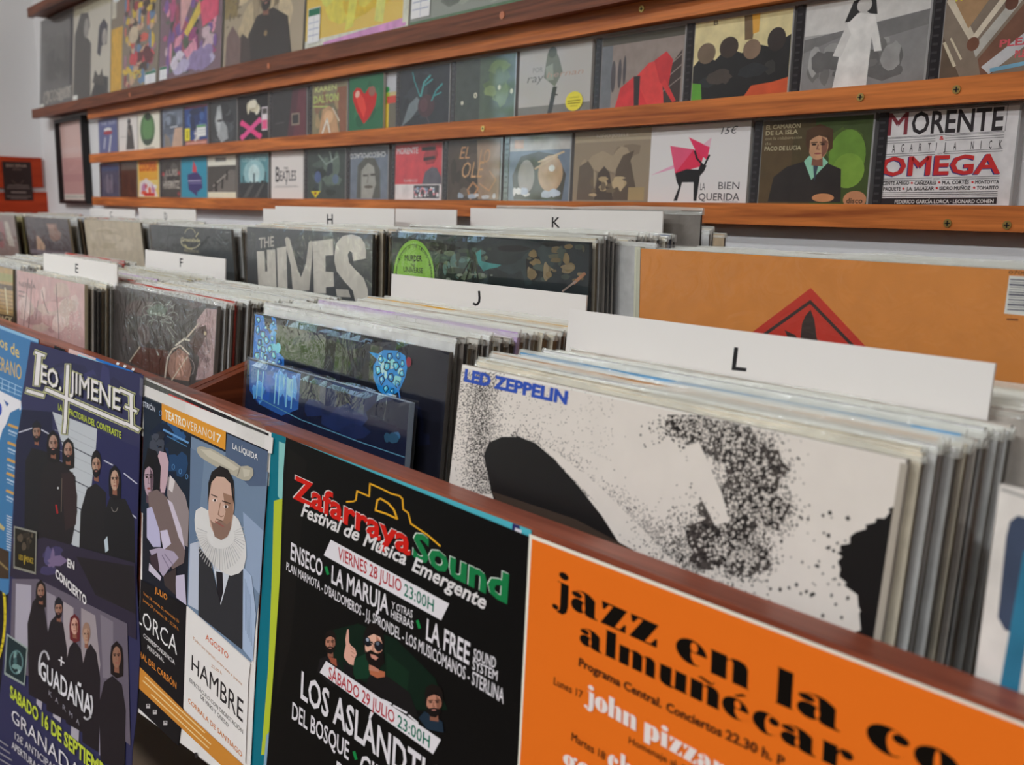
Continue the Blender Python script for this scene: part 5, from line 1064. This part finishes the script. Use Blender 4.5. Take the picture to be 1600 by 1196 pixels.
A.text('Programa Central.', (905, 1040), (1034, 1106.5), (13, 14), dk, .025); A.text('Conciertos', (1041, 1110), (1128, 1152), (14, 15.5), dk, .025); A.text('22.30 h. P', (1134, 1154), (1226, 1199), (15.5, 17), dk, .025)
A.text('Lunes 17', (866, 1069.5), (910.5, 1092), 12, dk, .005)
b3 = lambda x: 1112 + .562 * (x - 940); h3 = lambda x: 21 + (x - 940) * .014
wt = 'd8c8c4'
fat('john', [(914.5, 929), (930, 950), (951, 972), (974, 995)], b3, h3, wt, og, -.04)
fat('pizzarelli', [(1007, 1031), (1032.6, 1045), (1046, 1067), (1068, 1089.5), (1091, 1113), (1115, 1133), (1135, 1158), (1160, 1171), (1173, 1184), (1186, 1198)], b3, h3, wt, og, -.04)
A.text('Martes 18', (894, 1156.5), (946, 1188), 13, dk, .005)
A.text('Homenaje al disco', (983.6, 1161), (1095, 1219), 11, dk, .005)
b4 = lambda x: 1198 + .56 * (x - 951)
fat('go', [(880, 902), (903, 924)], lambda x: 1198 + .5 * (x - 880), lambda x: 22, wt, og, -.04); fat('ch', [(951, 968), (970, 988)], b4, lambda x: 22, wt, og, -.04)
poster(A, 'orange jazz concert poster with heavy black lettering')

# -- theatre poster
A = Art(lay(.0022), None, .55, .0, .07)
sheet(A, [(226, 602.5), (426.6, 685), (424.5, 709), (419, 708), (403, 960), (389, 1240), (214, 1112), (216, 1060)], 'cfcbc8')
A.poly([(225, 618.5), (419, 704), (404, 945), (393, 1036), (293, 947), (288, 1107), (280, 1166), (220, 1107)], '1a1c26')
A.poly([(226, 619), (299, 651), (296, 800), (294, 860), (220, 800)], '16202e')
A.blobs(20, 4, ['1c3a5c', '244c78', '122a48', '0e1a30'], 5, 16, (228, 630, 296, 790), 1.6)
A.line([(256, 672), (294, 692)], 3, '5a88b8'); A.line([(262, 682), (292, 698)], 1.5, '3c6890')
for x, y in ((271, 730), (282, 737), (292, 745), (251, 646)): A.arc(x, y, 2, 4, 0, 360, .7, '5a88b8', 10)
A.poly([(299, 682), (419, 738), (404, 945), (393, 1036), (293, 947)], '66788e')
A.poly([(298, 700), (320, 712), (312, 800), (300, 940), (294, 945)], '5a6c84'); A.poly([(380, 800), (412, 830), (406, 930), (384, 900)], '8494ac'); A.poly([(355, 678), (419, 706), (416, 760), (390, 760), (352, 720)], '4a5870')
# left photo: two people in pale jackets leaning together
A.man(252, 735, 10, 30, 'a4848c', '14121a', False, False, shade='5a4450'); A.blobs(10, 6, ['14141c', '22242e', '3a3e4a'], 4, 9, (231, 668, 262, 716), 1.6)
A.poly([(246, 716), (250, 705), (260, 708), (264, 722), (263, 745), (258, 770), (252, 770), (250, 740)], 'b0949c'); A.poly([(231, 700), (245, 705), (252, 730), (250, 770), (238, 780), (226, 730)], '100f16')
A.man(233, 748, 8, 28, 'a48a94', '0e0d12', False, False, shade='54404a')
A.poly([(262, 745), (272, 748), (290, 775), (296, 800), (294, 855), (284, 850), (272, 800), (262, 775)], '847878'); A.poly([(266, 742), (274, 752), (270, 770), (264, 765)], 'c0b8b8')
A.poly([(232, 770), (246, 765), (262, 778), (282, 822), (290, 862), (288, 880), (270, 890), (258, 860), (244, 820), (234, 800)], '6a5a58')
A.poly([(230, 795), (238, 792), (250, 830), (252, 855), (240, 855), (230, 840)], 'a8a4c0'); A.poly([(251, 830), (262, 828), (268, 850), (256, 860)], 'b8b0c4'); A.poly([(262, 780), (270, 786), (284, 826), (290, 860), (280, 840)], 'b8aebc')
A.poly([(234, 860), (250, 856), (272, 862), (280, 872), (264, 890), (256, 902), (244, 884)], '9c90a4'); A.poly([(234, 870), (246, 864), (250, 890), (240, 894)], '3a2c34')
A.line([(258, 866), (272, 884)], 1.2, '6a6074'); A.line([(254, 868), (266, 890)], 1.2, '6a6074')
A.poly([(234, 880), (253, 902), (251, 908), (233, 892)], 'b8b0c0'); A.poly([(275, 900), (289, 898), (292, 946), (276, 934)], 'b0a8bc'); A.poly([(256, 900), (276, 888), (275, 930), (258, 915)], '3a3030')
# orange title
A.poly([(253.5, 630), (353.8, 675), (353, 703.5), (253.5, 656)], 'c8882c')
A.text('TEATRO', (258.5, 653.6), (291.5, 669), 13.5, 'd8d0c4', .02); A.text('VERANO', (292.5, 669.5), (332.5, 687.5), 13.5, 'd8d0c4', -.008); A.text('17', (334, 688), (346, 693.5), 13.5, 'd8d0c4', .02)
A.text('LA LÍQUIDA', (364, 701), (403.5, 719.5), (8.5, 9.5), 'd4d4d8', .01); A.text('HISTRIÓN', (219, 632.5), (243, 644), 8, 'c4c8d4', .005)
# bread and man with ruff
A.poly([(308.7, 700), (312, 698), (317, 698), (333, 702), (350.5, 712), (366, 721), (377, 729), (388, 728), (395.6, 732), (397, 738), (396.5, 743), (390, 751), (384, 751.4), (374, 748), (367, 744), (350, 736), (333.8, 727), (322, 720), (313.7, 714), (309, 707)], 'a09a8a')
A.poly([(314, 702), (330, 704), (350, 715), (374, 732), (366, 736), (346, 725), (326, 714)], 'b4ae9e'); A.line([(376, 731), (372, 744)], 1.4, '6c665a'); A.poly([(380, 732), (392, 735), (390, 744), (382, 746)], 'b0aa9a')
A.blobs(10, 8, ['a8a0b0', 'a4b0c0', 'b0b8c4'], 4, 9, (300, 850, 330, 930), 1.5)
A.poly([(298, 850), (312, 846), (316, 860), (312, 955), (295, 945)], 'a8aebc'); A.poly([(380, 885), (394, 900), (401, 960), (396, 1034), (378, 1012)], '98a8c0')
for i in range(5): A.line([(384 + i * 2, 905 + i * 6), (385 + i * 2.4, 985 + i * 6)], 1, '7c8cA6')
A.poly([(312, 854), (330, 878), (345, 944), (358, 896), (381, 890), (380, 1016), (311, 962)], '2c2c30')
A.poly([(333, 880), (344, 890), (360, 896), (346, 946)], 'b8bcc4'); A.poly([(338.8, 893), (349, 895), (350, 925), (345, 944), (340, 920)], '1e1b20')
ruff = [(307, 798), (305, 812), (306, 828), (313, 850), (322, 868), (334, 882), (348, 894), (362, 900), (375, 896), (382, 888), (386, 870), (385, 848), (380, 828), (374, 812), (366, 804), (350, 830), (330, 800), (316, 792)]
A.poly(ruff, 'c4c2c0')
R = random.Random(2)
for i in range(34):
    a = math.radians(-20 + i * 6.6); x0, y0 = 346 + 22 * math.cos(a), 838 + 20 * math.sin(a); x1, y1 = 346 + 38 * math.cos(a), 845 + 50 * math.sin(a)
    if y0 > 815: A.line([(x0, y0), (x1, y1 - 4)], .9, R.choice(['a8a6a4', 'b4b2b0', '9a989a']))
A.poly([(328, 762), (327, 800), (330, 822), (338, 838), (347, 843), (357, 838), (363, 822), (367, 795), (367, 764), (360, 742), (347, 736), (334, 742)], 'b89888')
A.poly([(350, 770), (366, 776), (366, 800), (361, 825), (354, 838), (347, 843), (350, 815), (354, 800)], '8a6a58')
A.poly([(330, 812), (336, 818), (345, 812), (356, 820), (363, 814), (362, 826), (356, 839), (347, 844), (337, 839)], '7c6256')
A.poly([(326, 790), (327, 755), (332, 738), (345, 728), (358, 734), (366, 752), (367.5, 790), (364, 775), (362, 756), (352, 746), (340, 745), (332, 754), (329, 772)], '1d1819')
A.line([(332, 773), (341, 777)], 1.6, '2c201c'); A.line([(349, 783), (361, 787)], 1.8, '2c201c')
A.ell(337, 782, 3.6, 2.4, 'cfc4c0'); A.ell(337.4, 782, 1.7, 2.2, '2a2220'); A.ell(354.5, 792, 3.8, 2.6, 'c4b8b4'); A.ell(354.5, 792, 1.8, 2.3, '2a2220')
A.line([(346, 786), (342.5, 804), (347, 808), (351, 806)], 1.2, '80604e'); A.line([(338, 815), (344, 819), (351, 823)], 1.6, '8c4c48'); A.line([(340, 811), (350, 815)], 1.4, '5a4438')
# lower text
A.poly([(293, 947), (393, 1036), (390, 1060), (385, 1192), (288, 1107)], 'd0ccc9')
A.poly([(221, 905), (293, 947), (288, 1107), (280, 1166), (217, 1106)], '161417')
ogt = 'c87c30'
A.text('JULIO', (243.5, 925.5), (262.7, 938.5), 9, ogt, .02)
A.text('lunes 24, martes 25, miércoles 26', (226, 929), (281, 974), 4.6, ogt); A.text('jueves 27 y viernes 28 - 22.30 h.', (225, 939), (281, 986.5), 4.8, ogt)
A.text('LORCA', (216, 972), (278, 1024), (25, 28), 'd4d0d0', -.004)
A.text('CORRESPONDENCIA', (225.6, 995.5), (274.5, 1039), 6.5, 'c8c4c4', .01); A.text('PERSONAL', (232, 1014), (258, 1036), 6.5, 'c8c4c4', .01)
A.text('CORRAL DEL CARBÓN', (206, 1014), (277, 1077), (9, 10.5), ogt, .01)
A.poly([(219.3, 1041.4), (288, 1109), (392, 1205), (390, 1236), (219, 1076)], 'b87a30')
for i, (a, b_) in enumerate(((.04, .62), (.02, .68), (.1, .66))):
    A.line([(222 + 160 * a, 1052 + 155 * a + i * 9), (222 + 160 * b_, 1052 + 150 * b_ + i * 9)], 1.8, 'd8b888')
for x, y in ((233, 1104), (243.5, 1113.5), (260, 1130.5)): A.rect(x - 3, y - 4, x + 3, y + 3, 'a8a4a4'); A.rect(x - 1.5, y - 3, x + 1.5, y - 1, '3a3638')
A.text('AGOSTO', (323, 999), (358.5, 1030.5), 9.5, 'c0603c', .01)
A.text('Todos los martes, miércoles y jueves', (303, 998.5), (380, 1071.5), 4.5, 'b07848'); A.text('22.00 h', (332, 1042), (348, 1054.5), 4.8, 'b07848')
A.text('HAMBRE', (300.8, 1046.5), (381, 1129.5), (24, 35), '2a2628', .002)
A.text('ESPECTÁCULO CON DEGUSTACIÓN', (298, 1065), (381, 1147), (6, 7), '3a3638', .004); A.text('DE VINO Y QUESO', (315, 1091), (358.5, 1137), 6.4, '3a3638', .004)
A.text('CORRALA DE SANTIAGO', (295.7, 1097), (380, 1184), (7.5, 8.5), 'b87038', .01)
A.rect(306, 1176, 310, 1184, '2a2628'); A.line([(313, 1183), (330, 1196)], 1, '8a8684')
poster(A, 'theatre poster showing a man in a white ruff below a loaf')

# -- blue course poster
A = Art(lay(.0012), None, .55, .0, .07)
sheet(A, [(-200, 434), (60, 531), (40, 900), (10, 930), (-60, 880), (-230, 720)], '3c6c98')
A.poly([(-200, 434), (60, 531), (60, 536), (-200, 440)], '7ca4c0')
A.text('cursos de', (-22, 527), (30, 560.5), (15, 19), 'c0a860', .01); A.text('VERANO', (-10, 574), (33.5, 595), (20, 24), 'c0a050', .0)
for p in ([(-10, 586), (34, 606)], [(-10, 594), (33, 613)], [(-10, 602), (33, 619)], [(4, 592), (3, 609)], [(24, 602), (23, 617)], [(14, 597), (13, 613)]): A.line(p, .9, '9cb8cc')
A.poly([(-60, 590), (0, 611), (33, 627), (33, 640), (18, 650), (4, 672), (-4, 700), (-60, 690)], 'cac8cc'); A.poly([(6, 625), (14, 631), (11, 636)], '2c5088'); A.ell(-1, 640, 4, 10, '2a44a0')
A.poly([(-30, 720), (0, 690), (16, 645), (30, 638), (34, 655), (26, 690), (16, 860), (-30, 850)], '356892')
for y in (664, 692, 718, 740, 767): A.line([(14 - (y - 664) * .03, y), (27 - (y - 664) * .05, y + 5)], 4, 'b48a48'); A.line([(14 - (y - 664) * .03, y + 9), (26 - (y - 664) * .05, y + 14)], 2.4, 'a0b0c0'); A.line([(14 - (y - 664) * .03, y + 14), (24 - (y - 664) * .05, y + 18)], 1.6, '8ca0b4')
for i in range(14): A.line([(11, 806 + i * 4), (18, 809 + i * 4)], 1.6, 'a8b0bc')
A.poly([(-20, 800), (8, 825), (6, 830), (-20, 812)], 'a89868')
A.poly([(-60, 830), (14, 862), (14, 905), (-60, 900)], '3a2c20'); A.line([(-10, 870), (12, 890)], 3, '7a6844')
poster(A, 'blue summer course poster at the far left of the panel')
A = Art(lay(.0006), None, .55, .0, .07)
sheet(A, [(-60, 860), (60, 900), (30, 1240), (-120, 1200)], '14121a')
A.arc(-14, 960, 22, 80, -70, 70, 4, 'c8b428')
poster(A, 'dark sheet with a yellow curve at the lower left edge')

# -- dark concert poster
A = Art(lay(.0040), None, .55, .0, .07)
sheet(A, [(47.7, 534), (224, 587), (222, 620), (219, 670), (214, 850), (213, 905), (219, 1016), (213, 1121), (207, 1172), (200, 1330), (-30, 1290), (1, 1076), (14, 921), (15, 900), (20, 800), (25, 690), (37, 650), (32.6, 627), (40, 585)], '2c2c4c')
A.blobs(12, 3, ['34345a', '282844', '30304e'], 10, 30, (45, 560, 212, 650), 1)
A.poly([(34, 640), (82, 644), (82, 860), (20, 840), (26, 690)], '1c1d34'); A.poly([(150, 672), (217, 700), (212, 880), (140, 860)], '23244a')
A.poly([(82, 643.7), (152, 670.5), (150, 700), (143, 760), (128, 863), (111, 850), (116, 760), (96, 690)], 'a8acb0')
for y0 in (684, 735, 775, 812): A.line([(84, y0), (150, y0 + 33)], 1.6, '3c3e48')
for y0 in (660, 672, 700, 716, 750): A.line([(86, y0), (148, y0 + 29)], .7, '8c9096')
for p in ([(30, 676), (58, 667)], [(62, 670), (76, 678)], [(163, 720), (176, 727)], [(194, 740), (214, 756)], [(205, 803), (213, 810)]): A.line(p, 1.8, 'b0b0bc')
blk = '1a191c'
A.poly([(38, 850), (40, 720), (50, 700), (72, 706), (92, 730), (96, 860), (60, 870)], blk); A.poly([(60, 855), (64, 740), (78, 718), (96, 722), (118, 745), (121, 800), (112, 850), (95, 862)], '1e1a1d'); A.poly([(96, 740), (114, 738), (121, 775), (119, 820), (102, 830)], '2c2022')
A.poly([(124, 862), (126, 800), (136, 764), (150, 755), (166, 770), (166, 870)], '1d1b1e'); A.poly([(160, 870), (164, 800), (172, 778), (196, 780), (210, 810), (212, 880)], blk)
A.line([(97, 748), (96, 800)], .8, '6a5c50'); A.line([(88, 790), (90, 802)], 2.4, '9c2024'); A.ell(91, 763, 1.2, 1.8, 'b8b8b8'); A.poly([(163, 845), (168, 838), (170, 860), (165, 864)], 'a8b4bc')
A.man(57.5, 676, 6.5, 14, '8a6e60', '18171b', False, True, True); A.man(83.5, 694, 7.5, 16, '96786a', '171417', True, True); A.man(107, 705, 7, 15.5, '9c7c6c', '191617', True, True)
A.man(151, 727, 7, 18, 'a48470', '181517', False, True); A.man(180, 750, 7, 17, 'a88874', '161417', True, False); A.arc(180, 790, 5, 10, 20, 160, .8, '9a948c')
A.poly([(20, 850), (70, 840), (212, 880), (214, 1000), (16, 900)], '2a2434'); A.poly([(120, 870), (210, 885), (213, 960), (150, 930)], '201c20'); A.blobs(8, 12, ['4a4468', '5a3c4c', '3a3454', '6a5a78'], 5, 14, (58, 845, 110, 905), 1.2)
# title lettering
def glow(fn):
    for off, c in ((2.6, 'b8b880'), (0, None)): fn(off, c)
ti, bl = 'ccc8c6', '121018'
def strokes(c, g):
    A.line([(62, 556), (58, 600)], 7 + g, c); A.line([(44, 611), (68, 618)], 5 + g, c); A.line([(57, 551), (70, 556)], 4 + g, c)
    A.line([(73.6, 609), (195.6, 662)], 5.5 + g, c); A.line([(107, 572), (103, 660), (101.5, 676)], 5 + g, c)
    A.line([(206, 618), (207, 668)], 5 + g, c); A.line([(198, 636), (214, 643)], 4 + g, c); A.line([(198, 662), (217, 672)], 5 + g, c); A.line([(190, 610), (208, 618)], 4.5 + g, c)
strokes('a4a478', 5.5); strokes(bl, 2.2)
A.text('EO.', (65, 597), (98, 612), 30, 'a4a478', .05); A.text('JIMENE', (110, 611), (190, 643), (34, 34), 'a4a478', .055)
A.text('EO.', (66, 599), (98.5, 613), 29, bl, .035); A.text('JIMENE', (111, 613), (191, 644.5), (33, 33), bl, .04)
A.text('EO.', (65, 597), (97, 611), 28, ti, .012); A.text('JIMENE', (110, 610.5), (189, 642), (31, 32), ti, .012)
strokes(ti, 0)
yg = 'a8b43c'
A.text('LA', (92, 640.5), (98.3, 643), 10, yg, .02); A.text('FACTORIA DEL CONTRASTE', (109.5, 648), (190.6, 685.5), (9.5, 10.5), yg, .02)
# lower band photograph
A.poly([(20, 905), (60, 905), (200, 975), (205, 1165), (120, 1100), (16, 1040)], '5c5460')
for p, c in (([(26, 912), (50, 915), (48, 1020), (24, 1010)], '9a94a0'), ([(74, 925), (88, 932), (88, 1040), (76, 1030)], '847c86'), ([(100, 940), (116, 950), (114, 1060), (100, 1050)], '968c90'), ([(128, 950), (150, 962), (158, 1040), (150, 1090), (128, 1070)], '8c8286'), ([(158, 960), (178, 972), (178, 1060), (162, 1060)], '706872'), ([(60, 1060), (70, 1064), (66, 1110), (58, 1100)], 'a09aa4'), ([(86, 1080), (98, 1090), (96, 1130), (84, 1120)], 'a8a2aa'), ([(114, 1100), (126, 1112), (124, 1160), (112, 1150)], '9c96a0'), ([(155, 1130), (190, 1160), (186, 1200), (156, 1180)], '8a8494')): A.poly(p, c)
for x0, x1, y0, y1 in ((46, 74, 935, 1085), (74, 104, 965, 1110), (104, 132, 1005, 1130), (130, 156, 1010, 1160), (158, 196, 1060, 1190)): A.poly([(x0, y1), (x0 - 2, y0 + 40), (x0 + 6, y0 + 6), ((x0 + x1) / 2, y0 - 4), (x1 - 4, y0 + 10), (x1 + 2, y0 + 50), (x1, y1 + 16)], '1f1a1f')
A.man(65, 925, 6, 14, '8c6c5c', '1a1416', True, True); A.man(93, 952, 6, 14, '906c5c', '1a1418', False, True, True); A.man(118, 978, 6, 14, 'b48c7c', '5c2024', True, False); A.man(136.5, 992, 5.5, 15, 'a0806c', '8a6c5c', False, False); A.man(184, 1026, 7.5, 18, '84604e', '1a1214', True, False)
A.poly([(12, 990), (45, 1012), (40, 1072), (8, 1054)], '8a9490'); A.poly([(13.5, 994), (43, 1014), (39, 1068), (10, 1051)], '1a2a2e'); A.arc(27, 1035, 10, 18, 0, 360, 2, '5c7c7c'); A.blobs(8, 14, ['6a8a88', '3c5a5c', '8aa0a0'], 2, 5, (18, 1015, 36, 1056), 1.4)
A.poly([(23.4, 822), (59.4, 831), (57.7, 898), (22.6, 888)], '7c7a70'); A.poly([(25, 825), (57.5, 833.5), (56, 894), (24.4, 885)], '1b1813'); A.blobs(7, 15, ['3c3428', '2c2620', '4a4034'], 3, 7, (27, 830, 55, 862), 1.2); A.text('LEO JIMENEZ', (31, 874), (54, 881), 8, '9c8428', .02); A.line([(41, 868), (40, 882)], 1.2, '9c8428')
A.text('EN', (107, 885.5), (118, 890.5), 13, 'ccc8c8', .03); A.text('CONCIERTO', (88.6, 901.5), (137, 947), (14, 15), 'ccc8c8', .03)
A.line([(94, 1031), (102, 1036)], 2, 'd0ccd0'); A.line([(98, 1027), (97.5, 1040)], 2, 'd0ccd0')
A.text('GUADAÑA', (65, 1061), (146, 1123), (30, 36), '1a181c', .05); A.text('GUADAÑA', (64, 1059), (145, 1121.6), (28, 34), 'c8c6ca', .018); A.arc(71, 1042, 8, 24, 150, 330, 3, 'c8c6ca'); A.arc(138, 1102, 8, 22, -40, 120, 3, 'c8c6ca')
for ch, x in zip('KARMA', (78, 88, 100, 110, 121)): A.text(ch, (x, 1086 + (x - 78)), (x + 5, 1091 + (x - 78)), 8, '8a8690')
A.text('SABADO 16 DE SEPTIEMBRE', (17.5, 1089), (185, 1238), (19, 27), 'b0bc3c', .03)
A.text('GRANADA', (20, 1126.5), (128, 1225), (20, 26), 'c8c4c8', .0)
A.text('12€ ANTICIPADA', (25, 1154.5), (100, 1218), (11, 12), 'b8b4b8', .01); A.text('APERTURA 20:00', (20, 1168.5), (80, 1222), (11, 12), 'b8b4b8', .015)
for i in range(5): A.line([(-6, 1152 + i * 10), (14 + i * 3, 1166 + i * 11)], 1.8, '8c8890')
poster(A, 'dark blue concert poster of two bands with pale gothic lettering')

# -- clear tape along the rim
M_TAPE = film('clear_tape', .0, 'd8d0c0', .05, .10, 150)
for i, (x0, x1) in enumerate(((228, 300), (380, 425))):
    b = MB(); n = 14; R = random.Random(i); a0, a1 = PF.px(x0, 600 + (x0 - 228) * .385)[0], PF.px(x1, 600 + (x1 - 228) * .385)[0]; vs = []
    for k in range(n + 1):
        a = a0 + (a1 - a0) * k / n
        vs += [PF.at(a, -.016, .0062), PF.at(a, .0012 + R.uniform(0, .0012), .0062), PF.at(a, .0012 + R.uniform(0, .0014), -.014)]
    b.add(vs, [(k * 3 + j, k * 3 + 3 + j, k * 3 + 4 + j, k * 3 + 1 + j) for k in range(n) for j in (0, 1)], M_TAPE)
    b.build('adhesive_tape', label=('crinkled clear tape strip over the rim above the theatre poster', 'short clear tape strip at the upper right corner of the theatre poster')[i], cat='tape')
for o in scene.objects:
    if '_o' in o: del o['_o']
